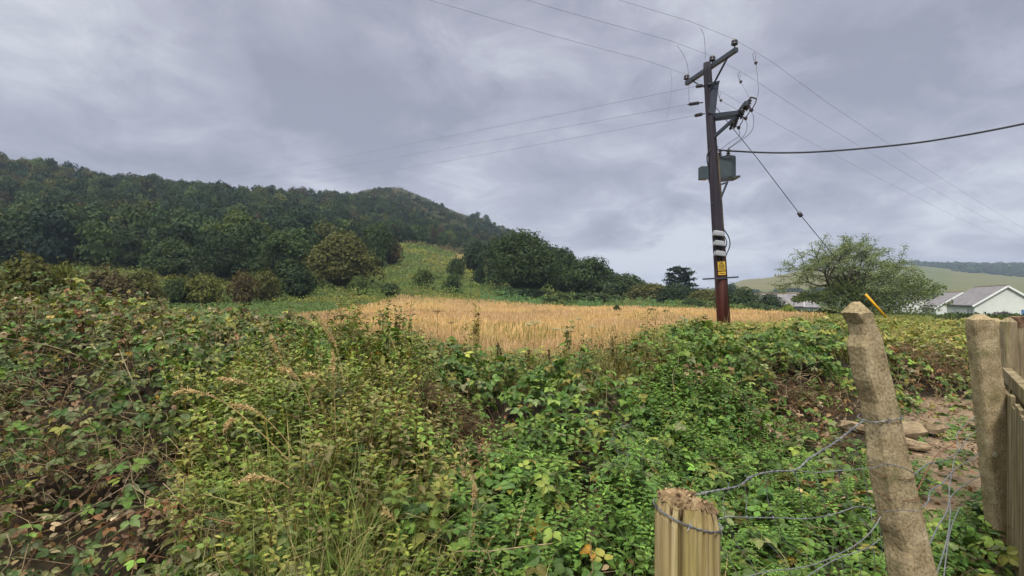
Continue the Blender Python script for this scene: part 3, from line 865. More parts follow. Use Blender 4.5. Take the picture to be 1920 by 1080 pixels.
def dry_meadow():
    mb = MB()
    SC = np.array([(.56, .43, .25), (.62, .48, .29), (.50, .37, .21), (.54, .44, .27), (.46, .35, .19)])
    n = 260000
    px = rng.uniform(545, 1560, n); y = np.exp(rng.uniform(np.log(8.1), np.log(80), n)); x = (px - 960) / 1000 * y
    k = in_field(x, y); x, y = x[k], y[k]
    k = rng.random(len(x)) < np.clip(.55 + fbm(x / 2.5, y / 2.5, 91, 2), 0, 1); x, y = x[k], y[k]; n = len(x)
    a, b = field_ends(col_of(x, y))
    H = (.62 + .28 * fbm(x / 4, y / 4, 41, 2)) * rng.uniform(.65, 1.15, n)
    C = SC[rng.integers(0, 5, n)] * np.exp(rng.normal(0, .08, (n, 1)))
    H = H * (.86 + .28 * vn(x / 1.4, y / 2.4, 67)) * np.where(vn(x / 5, y / 8, 68) > .78, .72, 1.0)
    tint = np.clip(fbm(x / 5, y / 9, 61, 3)[:, None] * 1.5 - .25, 0, 1)
    C = C * (0.80 + 0.36 * tint) * np.where(tint > .55, np.array([1.0, .98, .88]), np.array([1.0, .95, 1.0]))
    edge = np.clip(1 - (y - a) / 2.6, 0, 1) * .5 + np.clip(1 - (b - y) / 7.0, 0, 1) * .4 * (col_of(x, y) < 800) + .35 * np.clip((fbm(x / 2.2, y / 4.5, 63, 2) - .60) * 8, 0, 1)
    g = rng.random(n) < edge
    C = np.where(g[:, None], np.array([(.20, .21, .06)]) * np.exp(rng.normal(0, .25, (n, 1))), C)
    blades(mb, x, y, ground(x, y), H, .0042 * np.clip(y / 8, 1, 8), C, bends=(.15, .35, .6, 1.0), tilt=.10, n=4)
    # feathery seed heads at the tips of some stems
    m = rng.random(n) < .30
    x, y, H, C = x[m], y[m], H[m], C[m]; n = len(x)
    blades(mb, x + rng.normal(0, .03, n), y, ground(x, y) + H * .82, .20 * rng.uniform(.7, 1.2, n), .011 * np.clip(y / 8, 1, 7), C * np.array([1.05, .93, .9]), bends=(.3, .8, 1.3), tilt=.2, n=4)
    o = mb.build('dry_meadow_grass', [M_straw])
    tag(o, 'tall straw coloured grass of the open meadow', kind='stuff')
dry_meadow()

# ------------------------------------------------------------------ bracken on the slope and rough grass at its foot
def bracken():
    mb = MB()
    n = 420000
    px = rng.uniform(-300, 1750, n); y = np.exp(rng.uniform(np.log(24), np.log(520), n)); x = (px - 960) / 1000 * y
    k = ~in_field(x, y) & (y > field_ends(px)[1] * .9)
    k &= ~((px < 600) & (y < 26))
    k &= ~((y > 190) & (px > 1000)) & ~((y > 330) & (px < 600))
    x, y, px = x[k], y[k], px[k]
    z = ground(x, y); py = 560 - 1000 * (z - EYE) / y
    q = fbm(x / 9, y / 9, 71, 3); q2 = fbm(x / 3.2, y / 3.2, 73, 2)
    C = np.array([.100, .135, .030]) * np.ones((len(x), 1))
    mixc = lambda m, c: np.where(m[:, None], np.array(c), C)
    C = mixc(q > .55, (.150, .150, .032)); C = mixc(q < .40, (.072, .112, .028))
    C = mixc((px > 900) & (y > 60) & (y < 105), (.070, .130, .042))
    C = mixc((q2 > .62) & (py > 480), (.115, .125, .032))
    C = mixc((px < 700) & (y < 62), (.075, .115, .032))
    C = mixc(blob2(px, py, 890, 488, 48, 14) > .4, (.30, .23, .10))
    up = (y > 170) & (px > 560)
    C = mixc(up, (.045, .058, .020)); C = mixc(up & (q > .5), (.062, .050, .024))
    C = mixc((px > 700) & (y > 255), (.060, .050, .024)); C = mixc((px > 700) & (y > 255) & (q2 > .5), (.040, .048, .020))
    C = C * 1.12 * np.exp(rng.normal(0, .15, (len(x), 1)))
    H = np.where(y > 60, .55, .45) * (.5 + q2) + np.clip((fbm(x / 2.4, y / 2.4, 75, 2) - .48) * 5, 0, 1.0) * np.clip((y - 55) / 20, 0, 1) * .8
    N = len(x)
    nn = norm(np.array([0, -.35, 1.0]) + rng.normal(0, .45, (N, 3)))
    R = frames(nn, rng.normal(0, 1, (N, 3)))
    s = .17 * np.clip(y / 45, .8, 8) * rng.uniform(.7, 1.3, N)
    P = np.stack([x, y, z + H * rng.uniform(.3, 1.1, N)], -1)
    t = small_leaflet(.30, .25)
    scatter(mb, t[0], t[1], P, R, s, C)
    o = mb.build('bracken_slope', [M_crown])
    tag(o, 'green bracken covering the slope between the meadow and the wood', kind='stuff')
bracken()

# ------------------------------------------------------------------ crowns
def sphere_pts(n, r):
    v = r.normal(0, 1, (n, 3)); return norm(v)

def crown(seed, n, leaf, lobes=9, flat=.75, core=True, droop=0.0, spread=.62):
    """leafy crown of unit radius sitting on z=0, top near z=1.7*flat"""
    r = np.random.default_rng(seed)
    cs = []; rs = []; m = int(lobes * 2.1)
    lop = r.normal(0, .10, 2)
    for i in range(m):
        zz = ((i + .5) / m) ** .9; a = i * 2.39996 + r.uniform(-.35, .35)
        el = zz * pi / 2 * 1.05 - .12
        q = r.uniform(.60, .80) * r.uniform(.85, 1.08)
        cs.append((q * cos(a) * cos(el) + lop[0] * zz, q * sin(a) * cos(el) + lop[1] * zz, .17 + 1.08 * q * sin(el) + .12 * (1 - zz) * r.random())); rs.append(r.uniform(.22, .36))
    cs.append((0, 0, .75)); rs.append(.5); cs.append((0, 0, .3)); rs.append(.6)
    cs = np.array(cs); rs = np.array(rs); cs[:, 2] *= flat / .75
    w = rs ** 2 / np.sum(rs ** 2); li = r.choice(len(rs), n, p=w)
    d = sphere_pts(n, r); d[:, 2] = np.where(d[:, 2] < -.2, -d[:, 2] * .6, d[:, 2]); d = norm(d)
    # small sub-clumps on every lobe
    lump = 1 + .22 * np.sin(d[:, 0] * 7 + li * 1.7) * np.sin(d[:, 1] * 8 + li) * np.cos(d[:, 2] * 6 + li * 2.3)
    P = cs[li] + d * (rs[li] * lump * np.cbrt(r.uniform(.45, 1.12, n)))[:, None]
    P[:, 2] = np.maximum(P[:, 2] - droop * np.hypot(P[:, 0], P[:, 1]) ** 2, .02)
    nn = norm(d + np.array([0, 0, .3]) + r.normal(0, .38, (n, 3)))
    R = frames(nn, r.normal(0, 1, (n, 3)))
    s = leaf * r.uniform(.6, 1.4, n)
    C = np.exp(r.normal(0, .13, (n, 1))) * np.exp(r.normal(0, .04, (n, 3)))
    C = C * np.exp(r.normal(0, .10, len(rs)))[li][:, None]
    V4 = np.array([(0, 0, 0), (-.42, .5, .05), (0, 1, -.1), (.42, .5, .05)]); F4 = np.array([(0, 3, 2, 1)])
    mb = MB(); scatter(mb, V4, F4, P, R, s, C)
    V = np.concatenate(mb.V); F = np.concatenate(mb.F); CC = np.concatenate(mb.C)
    if core:
        for c, q in ((np.array([0, 0, .42 * flat / .75]), .50),):
            v, f = lathe(c - np.array([0, 0, q * .70]), (0, 0, 1), [(0, q * .5), (q * .3, q * .85), (q * .75, q * .95), (q * 1.3, q * .7), (q * 1.55, q * .1)], 8)
            f = np.array([g for g in f if len(g) == 4])
            v[:, 2] = np.maximum(v[:, 2], 0)
            F = np.concatenate([F, f + len(V)]); V = np.concatenate([V, v]); CC = np.concatenate([CC, np.tile([.6, .65, .6], (len(v), 1))])
    return V, F, CC

GREENS = {'dark': (.026, .044, .017), 'mid': (.042, .066, .022), 'light': (.072, .100, .028), 'olive': (.088, .090, .026), 'yellow': (.110, .118, .028),
          'brown': (.085, .066, .030), 'blue': (.026, .048, .030), 'bright': (.14, .19, .035), 'pale': (.185, .225, .110)}

def woodland():
    """the closed wood on the hillside, one mass"""
    mb = MB()
    tmpl = [crown(300 + i, 720, .135, 6, .8) for i in range(6)]
    def plant(x, y, rad, cols, hs=1.0):
        N = len(x); v = rng.integers(0, 6, N)
        R = yawframes(rng.uniform(0, 2 * pi, N))
        P = np.stack([x, y, ground(x, y) - .3], -1)
        for i, t in enumerate(tmpl):
            m = v == i
            if m.any(): scatter(mb, t[0], t[1], P[m], R[m], np.stack([rad[m], rad[m], rad[m] * hs[m]], -1), cols[m], t[2])
    def pick(n, w):
        k = ['dark', 'mid', 'light', 'olive', 'brown', 'blue']; c = np.array([GREENS[q] for q in k])
        return c[rng.choice(6, n, p=w)] * np.array([.74, .82, .92]) * np.exp(rng.normal(0, .2, (n, 1)))  # foliage darkened and cooled, some blue of the haze painted in
    # main wood
    n = 9000
    px = rng.uniform(-330, 960, n); y = rng.uniform(92, 345, n); x = (px - 960) / 1000 * y
    lim0 = np.interp(px, [-330, 200, 560, 640, 700, 760, 860, 960], [92, 94, 98, 115, 150, 178, 205, 235])
    lim1 = np.interp(px, [-330, 0, 400, 600, 700, 800, 900, 960], [290, 300, 310, 340, 335, 285, 290, 320])
    k = (y > lim0) & (y < lim1)
    x, y, px = x[k], y[k], px[k]
    # thin to a spacing
    order = np.argsort(y); keep = []; cell = {}
    for i in order:
        sp = 5.2 if px[i] < 640 else 4.2
        cx, cy = int(x[i] // 5.2), int(y[i] // 5.2)
        ok = True
        for a in (-1, 0, 1):
            for b in (-1, 0, 1):
                for j in cell.get((cx + a, cy + b), ()):
                    if (x[i] - x[j]) ** 2 + (y[i] - y[j]) ** 2 < sp * sp: ok = False
        if ok: keep.append(i); cell.setdefault((cx, cy), []).append(i)
    x, y, px = x[keep], y[keep], px[keep]; n = len(x)
    tall = np.interp(px, [500, 640, 760, 960], [1, .95, .62, .5])
    rad = rng.uniform(3.4, 5.6, n) * tall
    C = pick(n, [.34, .26, .12, .12, .06, .10])
    olive = (px < 200) & (y > 200); C = np.where((olive & (rng.random(n) < .4))[:, None], np.array(GREENS['olive']) * .9, C)
    C = np.where(((C[:, 0] > C[:, 1] * .95) & (y < 150))[:, None], np.array(GREENS['mid']), C)
    plant(x, y, rad, C, rng.uniform(1.1, 1.6, n))
    print('wood trees', n)
    # scrub climbing towards the bare top
    m = 1900
    px = rng.uniform(560, 1010, m); y = rng.uniform(240, 470, m); x = (px - 960) / 1000 * y
    k = (fbm(x / 30, y / 30, 15, 2) > np.interp(y, [240, 380, 480], [.30, .42, .56])) ; x, y, px = x[k], y[k], px[k]; m = len(x)
    plant(x, y, rng.uniform(.9, 2.9, m), pick(m, [.4, .3, .05, .15, .1, 0]), rng.uniform(.7, 1.1, m))
    m = 260
    px = rng.uniform(880, 1240, m); y = rng.uniform(330, 500, m); x = (px - 960) / 1000 * y
    plant(x, y, rng.uniform(2.0, 4.2, m), pick(m, [.4, .3, .1, .1, 0, .1]), rng.uniform(.8, 1.2, m))
    o = mb.build('hillside_woodland', [M_crown])
    tag(o, 'closed dark wood covering the hillside', kind='stuff')
    # ---- the wooded ridge far off to the side and hedges below it
    mb = MB()
    tm2 = [crown(330 + i, 110, .32, 4, .7) for i in range(4)]
    def plant2(x, y, rad, cols, hs):
        v = rng.integers(0, 4, len(x)); R = yawframes(rng.uniform(0, 2 * pi, len(x)))
        P = np.stack([x, y, ground(x, y) - .5], -1)
        for i, t in enumerate(tm2):
            m = v == i
            if m.any(): scatter(mb, t[0], t[1], P[m], R[m], np.stack([rad[m], rad[m], rad[m] * hs[m]], -1), cols[m], t[2])
    m = 2600
    px = rng.uniform(1690, 2350, m); y = rng.uniform(880, 1260, m); x = (px - 960) / 1000 * y
    k = y > np.interp(px, [1690, 1740, 1800, 1920, 2350], [1180, 1100, 950, 900, 880]); x, y = x[k], y[k]; m = len(x)
    plant2(x, y, rng.uniform(7, 11, m), np.array(GREENS['mid']) * np.exp(rng.normal(0, .25, (m, 1))) * np.array([.8, 1, 1.1]), rng.uniform(.6, 1.0, m))
    m = 420
    px = rng.uniform(1340, 1760, m); y = np.where(rng.random(m) < .6, rng.normal(600, 14, m), rng.normal(480, 16, m)); x = (px - 960) / 1000 * y
    k = fbm(px / 40, y / 60, 19, 2) > .40; x, y = x[k], y[k]; m = len(x)
    plant2(x, y, rng.uniform(2.5, 5, m), np.array(GREENS['dark']) * np.exp(rng.normal(0, .2, (m, 1))), rng.uniform(.6, 1.0, m))
    o = mb.build('distant_woodland', [M_crown])
    tag(o, 'blue green wood and hedgerows on the far ridge behind the houses', kind='stuff')
woodland()

# ------------------------------------------------------------------ single trees and shrubs
def trunk_mesh(h, r, seed, limbs=5, reach=.55):
    q = np.random.default_rng(seed); mb = MB()
    P = np.array([[0, 0, -.3], [q.normal(0, .03) * h, q.normal(0, .03) * h, h * .35], [q.normal(0, .05) * h, q.normal(0, .05) * h, h * .85]])
    sp = spline(P, 6); mb.add(*tube(sp, np.linspace(r, r * .25, len(sp)), 8), col=(1, 1, 1))
    for i in range(limbs):
        t = .3 + .5 * i / limbs; p = sp[int(t * (len(sp) - 1))]; a = i * 2.4 + q.normal(0, .4)
        e = p + np.array([cos(a) * reach * h * .5, sin(a) * reach * h * .5, h * q.uniform(.2, .4)])
        m = (p + e) / 2 + np.array([0, 0, -.03 * h])
        s2 = spline([p, m, e], 5); mb.add(*tube(s2, np.linspace(r * .5, r * .12, len(s2)), 6))
    return mb

_tp = {}
def crown_template(key, *a, **k):
    if key not in _tp: _tp[key] = crown(*a, **k)
    return _tp[key]

def tree(name, label, cat, px, base, top, hw, d, kind='mid', variant=0, dense=3200, leaf=.075, lobes=10, trunk=True, group=None, flat=.75, lift=0.0, depth=1.0):
    p = at(px, base, d)
    gz = float(ground(p[0], p[1]))
    h = (base - top) / 1000 * d
    z0 = p[2] if abs(p[2] - gz) < 1.0 else gz
    h = at(px, top, d)[2] - z0
    w = hw / 1000 * d
    r = thing(name, label, cat, (p[0], p[1], z0), group)
    q = random.Random(hash((px, base)) & 0xffff)
    a = q.uniform(0, 6.28)
    V, F, C = crown_template((variant, dense, leaf, lobes, flat, lift), 500 + variant, dense, leaf, lobes, flat)
    zt = V[:, 2].max(); rr = np.percentile(np.hypot(V[:, 0], V[:, 1]), 97)
    Vr = rotz(V, a)
    ch = h * (1 - lift)
    W_ = Vr / np.array([rr, rr, zt]) * np.array([w, w * depth, ch]) + np.array([p[0], p[1], z0 + h * lift])
    g = np.array(GREENS[kind]) if isinstance(kind, str) else np.array(kind)
    MB().add(W_, F, C * g).build('crown', M_crown, r)
    if trunk:
        tm = trunk_mesh(h, max(.05, h * .028), 40 + variant)
        tb = MB()
        for v, f, c in zip(tm.V, tm.F, tm.C): pass
        off = np.array([p[0], p[1], z0])
        tb.V = [v + off for v in tm.V]; tb.F = tm.F; tb.C = tm.C; tb.M = tm.M; tb.n = tm.n
        tb.build('trunk', M_bark, r, True)
    return r

# the belt of trees at the foot of the wood
TL = 'trees along the foot of the wood'
tree('broadleaf_tree', 'rounded yellow-green tree standing out at the end of the wood edge above the bracken', 'tree', 645, 526, 422, 72, 82, 'olive', 0, 5200, .066, 12, group=TL)
tree('broadleaf_tree', 'broad mid-green tree next to the rounded yellow-green tree at the wood edge', 'tree', 535, 526, 432, 62, 84, 'mid', 1, 4600, .07, 12, group=TL)
tree('broadleaf_tree', 'tall light-green tree rising behind the wood-edge trees in mid hillside', 'tree', 450, 495, 390, 58, 104, 'light', 2, 4200, .07, 11, group=TL)
tree('broadleaf_tree', 'dark domed tree between the drooping dark tree and the broad mid-green tree', 'tree', 425, 525, 434, 58, 86, 'dark', 3, 4200, .07, 11, group=TL)
tree('broadleaf_tree', 'low spreading dark green tree beside the drooping dark tree', 'tree', 325, 524, 440, 60, 88, 'mid', 4, 4200, .07, 11, group=TL)
tree('conifer_tree', 'narrow drooping dark tree standing in the shade of the hillside wood', 'tree', 238, 520, 425, 30, 92, 'dark', 5, 2600, .09, 8, group=TL, flat=1.1)
tree('broadleaf_tree', 'dark bushy tree behind the olive scrub at the bottom of the wooded slope', 'tree', 150, 505, 410, 62, 100, 'dark', 6, 3600, .075, 10, group=TL)
tree('broadleaf_tree', 'dark tree at the bottom of the wood behind the bramble bank', 'tree', 50, 500, 405, 60, 98, 'dark', 7, 3600, .075, 10, group=TL)
tree('broadleaf_tree', 'grey-green tree half hidden behind the rounded yellow-green tree', 'tree', 705, 490, 412, 40, 112, 'mid', 3, 3000, .08, 10, group=TL)
tree('broadleaf_tree', 'small russet-tinged tree just above the bracken slope beside the yellow-green tree', 'tree', 735, 487, 440, 24, 115, 'brown', 8, 1600, .1, 7, group=TL)
tree('broadleaf_tree', 'large dark oak-like tree alone on the bracken slope, its canopy spreading low', 'tree', 988, 550, 426, 80, 92, 'mid', 9, 11000, .05, 16, depth=.9)
tree('broadleaf_tree', 'dark side tree with branches hanging over the dry grass patch on the slope', 'tree', 932, 520, 438, 34, 100, 'dark', 2, 3600, .07, 11, lift=.06)
RW = 'trees in the row running down from the large dark tree'
tree('broadleaf_tree', 'grey-green rounded tree next below the large dark tree', 'tree', 1102, 560, 479, 56, 100, 'mid', 10, 4600, .075, 11, group=RW)
tree('broadleaf_tree', 'dark green tree tucked against the large dark tree on its lower side', 'tree', 1056, 554, 458, 44, 104, 'mid', 11, 3600, .08, 10, group=RW)
tree('broadleaf_tree', 'small dark tree in the row between the grey-green rounded tree and the blue-green pine', 'tree', 1174, 568, 509, 46, 106, 'mid', 0, 2600, .085, 10, group=RW)
tree('broadleaf_tree', 'low olive bushy tree lowest of the row before the blue-green pine', 'tree', 1214, 576, 528, 48, 100, 'olive', 1, 2200, .09, 9, group=RW)
tree('broadleaf_tree', 'dark green thicket tree under the blue-green pine', 'tree', 1268, 582, 530, 54, 96, 'dark', 4, 2600, .085, 10, group=RW)
tree('broadleaf_tree', 'wide green bushy tree behind the base of the utility pole', 'tree', 1392, 590, 536, 42, 92, 'mid', 6, 2800, .08, 10)
tree('broadleaf_tree', 'bushy green tree between the pine and the utility pole', 'tree', 1318, 586, 538, 42, 90, 'olive', 7, 2800, .08, 10)
tree('broadleaf_tree', 'low dark tree between the utility pole and the slate-roofed house', 'tree', 1446, 594, 548, 36, 88, 'dark', 3, 2400, .085, 9)
tree('broadleaf_tree', 'far blue-green tree showing beside the pole just above the crossbar', 'tree', 1360, 560, 528, 24, 180, 'blue', 5, 1500, .11, 8)

def pine_tree():
    d = 118; p = at(1272, 562, d); gz = float(ground(p[0], p[1])); b = np.array([p[0], p[1], gz])
    r = thing('pine_tree', 'dark blue-green pine with layered ragged branches above the tree row', 'tree', b)
    h = at(1272, 500, d)[2] - gz
    q = np.random.default_rng(5); mb = MB(); tb = MB()
    sp = spline([b + [0, 0, -.3], b + [.1, 0, h * .5], b + [.3, 0, h * .97]], 6); tb.add(*tube(sp, np.linspace(.3, .05, len(sp)), 7))
    V4 = np.array([(0, 0, 0), (-.3, .5, .05), (0, 1, -.05), (.3, .5, .05)]); F4 = np.array([(0, 3, 2, 1)])
    for i in range(34):
        t = .22 + .76 * i / 34
        a = i * 2.4 + q.normal(0, .3)
        L_ = (1 - t) ** .6 * 4.4 * q.uniform(.55, 1.05) + .7
        p0 = b + np.array([.25 * t, 0, h * t]); e = p0 + np.array([cos(a) * L_ * 1.05 + (.3 if cos(a) > 0 else -.1), sin(a) * L_, .15 * L_])
        tb.add(*tube(np.array([p0, (p0 + e) / 2 + [0, 0, -.1], e]), [.07, .05, .02], 5))
        n = int(60 + 45 * L_)
        s = q.uniform(.35, 1.08, n) ** .7
        P = p0 + (e - p0) * s[:, None] + q.normal(0, 1, (n, 3)) * np.array([.45, .45, .16]) * (.5 + L_ * .12)
        R = frames(norm(np.array([0, 0, 1.]) + q.normal(0, .4, (n, 3))), q.normal(0, 1, (n, 3)))
        scatter(mb, V4, F4, P, R, q.uniform(.3, .7, n), np.array(GREENS['blue']) * np.exp(q.normal(0, .2, (n, 1))))
    mb.build('crown', M_crown, r); tb.build('trunk', M_bark, r, True)
pine_tree()

def ash_tree():
    """the lone open-crowned tree in front of the houses"""
    d = 52; px = 1625; gy = d; gx = (px - 960) / 1000 * d; gz = float(ground(gx, gy)); b = np.array([gx, gy, gz])
    r = thing('ash_tree', 'lone spreading tree with a thin see-through crown in front of the white houses', 'tree', b)
    q = np.random.default_rng(12); tb = MB(); tips = []
    def grow(p, dirv, L_, rad, lev):
        d1 = norm(dirv + q.normal(0, .16, 3)); e = p + d1 * L_
        m = (p + e) / 2 + q.normal(0, .05, 3) * L_
        s = spline([p, m, e], 3); tb.add(*tube(s, np.linspace(rad, rad * .6, len(s)), 6 if lev < 3 else 4, False))
        if lev >= 2: tips.extend(s[2:])
        if lev == 5: tips.append(e); return
        k = 3 if lev < 4 else 2
        for i in range(k):
            a = i * 2 * pi / k + q.uniform(0, 1.5); ax = norm(np.cross(d1, [.3, .5, 1.0] if lev else [1, .2, 0])); bx = np.cross(d1, ax)
            sp_ = q.uniform(.5, .85)
            nd = d1 * cos(sp_) + (ax * cos(a) + bx * sin(a)) * sin(sp_)
            nd[2] = nd[2] * .8 + (.10 if lev < 3 else -.05)
            grow(e, nd, L_ * q.uniform(.66, .86), rad * .62, lev + 1)
    top = b + np.array([0, 0, 1.7]); tb.add(*tube(np.array([b + [0, 0, -.3], b + [.05, 0, .8], top]), [.36, .30, .27], 9))
    for a, el, L_ in ((0.3, .75, 2.6), (1.9, .95, 2.5), (3.1, .62, 2.7), (4.3, .9, 2.4), (5.3, .5, 2.5), (1.0, 1.35, 2.7)):
        grow(top, np.array([cos(a) * cos(el), sin(a) * cos(el), sin(el)]), L_, .17, 1)
    tips = np.array(tips); mb = MB()
    zt = at(0, 436, d)[2]; lx, hx = at(1462, 0, d)[0], at(1702, 0, d)[0]
    V4 = np.array([(0, 0, 0), (-.3, .45, .04), (0, 1, -.12), (.3, .45, .04)]); F4 = np.array([(0, 3, 2, 1)])
    lo, hi = np.percentile(tips[:, 0], 1), np.percentile(tips[:, 0], 99); zhi = tips[:, 2].max()
    fx = (hx - lx) * .94 / (hi - lo); fz = (zt - gz - .2) / (zhi - gz); fy = min(fx, 1.1)
    def fit(Q):
        Q = Q.copy(); t = np.clip((Q[:, 2] - gz - 1) / 3, 0, 1)
        Q[:, 0] = gx + (Q[:, 0] - gx) * fx + t * (((lx + hx) / 2) - (gx + ((lo + hi) / 2 - gx) * fx))
        Q[:, 1] = gy + (Q[:, 1] - gy) * fy; Q[:, 2] = gz + (Q[:, 2] - gz) * fz
        return Q
    def put(P, c, s0):
        n = len(P); R = frames(norm(np.array([0, 0, .7]) + q.normal(0, .6, (n, 3))), q.normal(0, 1, (n, 3)) + np.array([0, 0, -.4]))
        scatter(mb, V4, F4, P, R, s0 * q.uniform(.6, 1.35, n), np.array(c) * np.exp(q.normal(0, .18, (n, 1))))
    tips = fit(tips)
    # leaves sit in tufts at the twig ends, thickest towards the outside of the crown
    cen = np.array([(lx + hx) / 2, gy, gz + (zt - gz) * .45])
    e = np.linalg.norm((tips - cen) / np.array([(hx - lx) / 2, 6, (zt - gz) * .55]), axis=1)
    sel = tips[(e > .52) & (q.random(len(tips)) < .75)]
    n = 28000
    P = sel[q.integers(0, len(sel), n)] + q.normal(0, .20, (n, 3)) * np.array([1, 1, .55])
    P = P[P[:, 2] < zt + .15]
    put(P, GREENS['pale'], .14)  # sky-lit glow of the upper crown put into a paler leaf colour
    # drooping lower boughs hide the bole and trail to one side
    m = 34000; ll, lh = at(1492, 0, d)[0], at(1770, 0, d)[0]
    u = q.uniform(-1, 1, m); v = q.uniform(-1, 1, m); X = (ll + lh) / 2 + u * (lh - ll) / 2; Yy = gy + v * 4.5
    rr = np.sqrt(u * u + v * v); ok = rr < 1
    top = np.interp(u, [-1, -.75, -.4, 0, .4, .75, 1], [1.7, 3.3, 4.4, 5.0, 5.0, 4.0, 2.0])
    bot = np.interp(u, [-1, -.6, -.3, .0, .3, .6, 1], [2.2, 1.9, 1.2, .1, .1, 1.0, 1.5])
    Zr = bot + (top - bot) * q.random(m) ** .75 * np.sqrt(np.clip(1.02 - v * v, 0, 1))
    dens = fbm(X / 1.1 + 3, Zr / .55 + Yy / 1.7, 9, 2)
    ok &= dens > np.interp(u, [-1, -.3, .4, 1], [.52, .44, .44, .50])
    put(np.stack([X, Yy, gz + Zr], -1)[ok], (.115, .150, .050), .19)
    tb.V = [fit(v) for v in tb.V]
    for k in range(16):
        a = q.uniform(0, 2 * pi); L_ = q.uniform(3.5, 6.5)
        e = b + np.array([.5 + cos(a) * L_, sin(a) * L_ * .6, q.uniform(1.6, 3.6)])
        tb.add(*tube(spline([b + [0, 0, 1.4], b + (e - b) * [.5, .5, 0] + [0, 0, q.uniform(2.5, 4)], e], 5), np.linspace(.10, .02, 11), 5, False))
    mb.build('crown', M_crown, r); tb.build('trunk', M_bark, r, True)
ash_tree()

SH = 'scrub bushes below the wood'
shrubs = [
 (60, 532, 468, 72, 24, 'olive', 'olive-green bush topping the bramble bank below the wooded hill', 3200, .085),
 (120, 535, 480, 30, 27, 'yellow', 'small yellowish bush beside the olive bush on the bramble bank', 1500, .11),
 (200, 545, 494, 58, 46, 'brown', 'brownish-olive bush with a flat top behind the bramble bank', 2600, .085),
 (265, 548, 500, 46, 50, 'olive', 'dull olive bush between the flat-topped brown bush and the low hedge bush', 2200, .09),
 (330, 549, 515, 34, 55, 'mid', 'low mid-green bush at the foot of the spreading dark tree', 1600, .1),
 (385, 549, 511, 46, 56, 'yellow', 'wide yellow-green bush in front of the dark domed tree', 2200, .09),
 (455, 545, 504, 34, 60, 'brown', 'brown-tinged bush beside the wide yellow-green bush', 1600, .1),
 (500, 540, 500, 30, 64, 'olive', 'small olive bush at the corner of the green slope', 1500, .1),
 (560, 536, 496, 40, 68, 'dark', 'dark bush at the foot of the broad mid-green tree', 1800, .1),
 (676, 540, 512, 24, 74, 'light', 'light-green bush on the slope in front of the yellow-green tree', 1200, .11),
 (730, 555, 528, 22, 72, 'mid', 'small round bush standing in the bracken above the meadow corner', 1000, .12),
 (795, 518, 498, 26, 86, 'light', 'pale-green bush in the middle of the bracken slope', 1100, .12),
 (850, 532, 510, 20, 84, 'mid', 'lone rounded bush lower on the bracken slope', 1000, .12),
 (856, 497, 478, 20, 104, 'mid', 'low dark bush beside the dry grass patch high on the slope', 1200, .12),
 (898, 512, 496, 16, 100, 'dark', 'dark bush joining the dry grass patch to the large dark tree', 1100, .12),
 (890, 470, 450, 30, 128, 'dark', 'dark bush at the very top of the bracken slope under the wood', 1100, .13),
 (1050, 560, 548, 22, 82, 'light', 'small bush at the foot of the large dark tree in bright bracken', 900, .13),
 (985, 562, 538, 62, 86, 'dark', 'low dark scrub spreading under the canopy of the large dark tree', 2200, .1),
 (1112, 572, 546, 60, 84, 'mid', 'low dense scrub at the foot of the grey-green rounded tree', 2200, .1),
 (1040, 572, 556, 36, 70, 'mid', 'low dark-leaved mound of scrub in the bracken above the meadow', 1200, .12),
 (1156, 594, 570, 9, 40, 'mid', 'single small upright bush standing in the straw meadow', 700, .16),
 (1198, 601, 585, 12, 33, 'olive', 'small olive bush first of the three meadow bushes', 700, .16),
 (1220, 602, 577, 12, 35, 'light', 'taller bush in the middle of the three meadow bushes', 800, .16),
 (1248, 601, 580, 16, 36, 'light', 'wide bush last of the three meadow bushes towards the pole', 900, .15),
 (1478, 601, 565, 17, 40, 'bright', 'bright lime-green bush at the meadow edge below the slate-roofed house', 1500, .12),
 (1303, 588, 556, 36, 72, 'mid', 'rounded bush at the far meadow edge before the pole', 1500, .11),
 (1420, 596, 562, 40, 70, 'mid', 'green bush behind the utility pole at the meadow edge', 1600, .11),
 (1345, 592, 566, 30, 64, 'olive', 'olive bush directly behind the utility pole foot', 1300, .11),
 (1610, 603, 572, 24, 60, 'mid', 'dark green bush beneath the lone tree beside the white gabled house', 1200, .12),
 (1882, 606, 582, 20, 70, (.075, .045, .075), 'purple-leaved bush in front of the white gable wall', 1000, .14),
]
for i, (px, b, t, hw, d, k, lab, n, lf) in enumerate(shrubs):
    tree('shrub', lab, 'bush', px, b, t, hw, d, k, 20 + i % 7, n, lf, 7, trunk=False, group=SH if i < 9 else None, flat=.6)

def hedge():
    mb = MB(); q = np.random.default_rng(44); n = 9000
    px = q.uniform(1470, 2050, n); y = 56 + q.normal(0, .9, n) + (px - 1470) * .006; x = (px - 960) / 1000 * y
    hh = .25 + .5 * fbm(x / 2.2, y / 2.2, 81, 2)
    z = ground(x, y) + q.random(n) ** .7 * (hh + .3)
    R = frames(norm(np.array([0, -.4, .7]) + q.normal(0, .5, (n, 3))), q.normal(0, 1, (n, 3)))
    V4 = np.array([(0, 0, 0), (-.4, .5, .04), (0, 1, -.12), (.4, .5, .04)]); F4 = np.array([(0, 3, 2, 1)])
    scatter(mb, V4, F4, np.stack([x, y, z], -1), R, q.uniform(.2, .42, n), np.array(GREENS['mid']) * np.exp(q.normal(0, .25, (n, 1))))
    o = mb.build('garden_hedge', [M_crown], loc=(40, 56, float(ground(40, 56))))
    tag(o, 'low green garden hedge running in front of the white houses', 'hedge')
hedge()

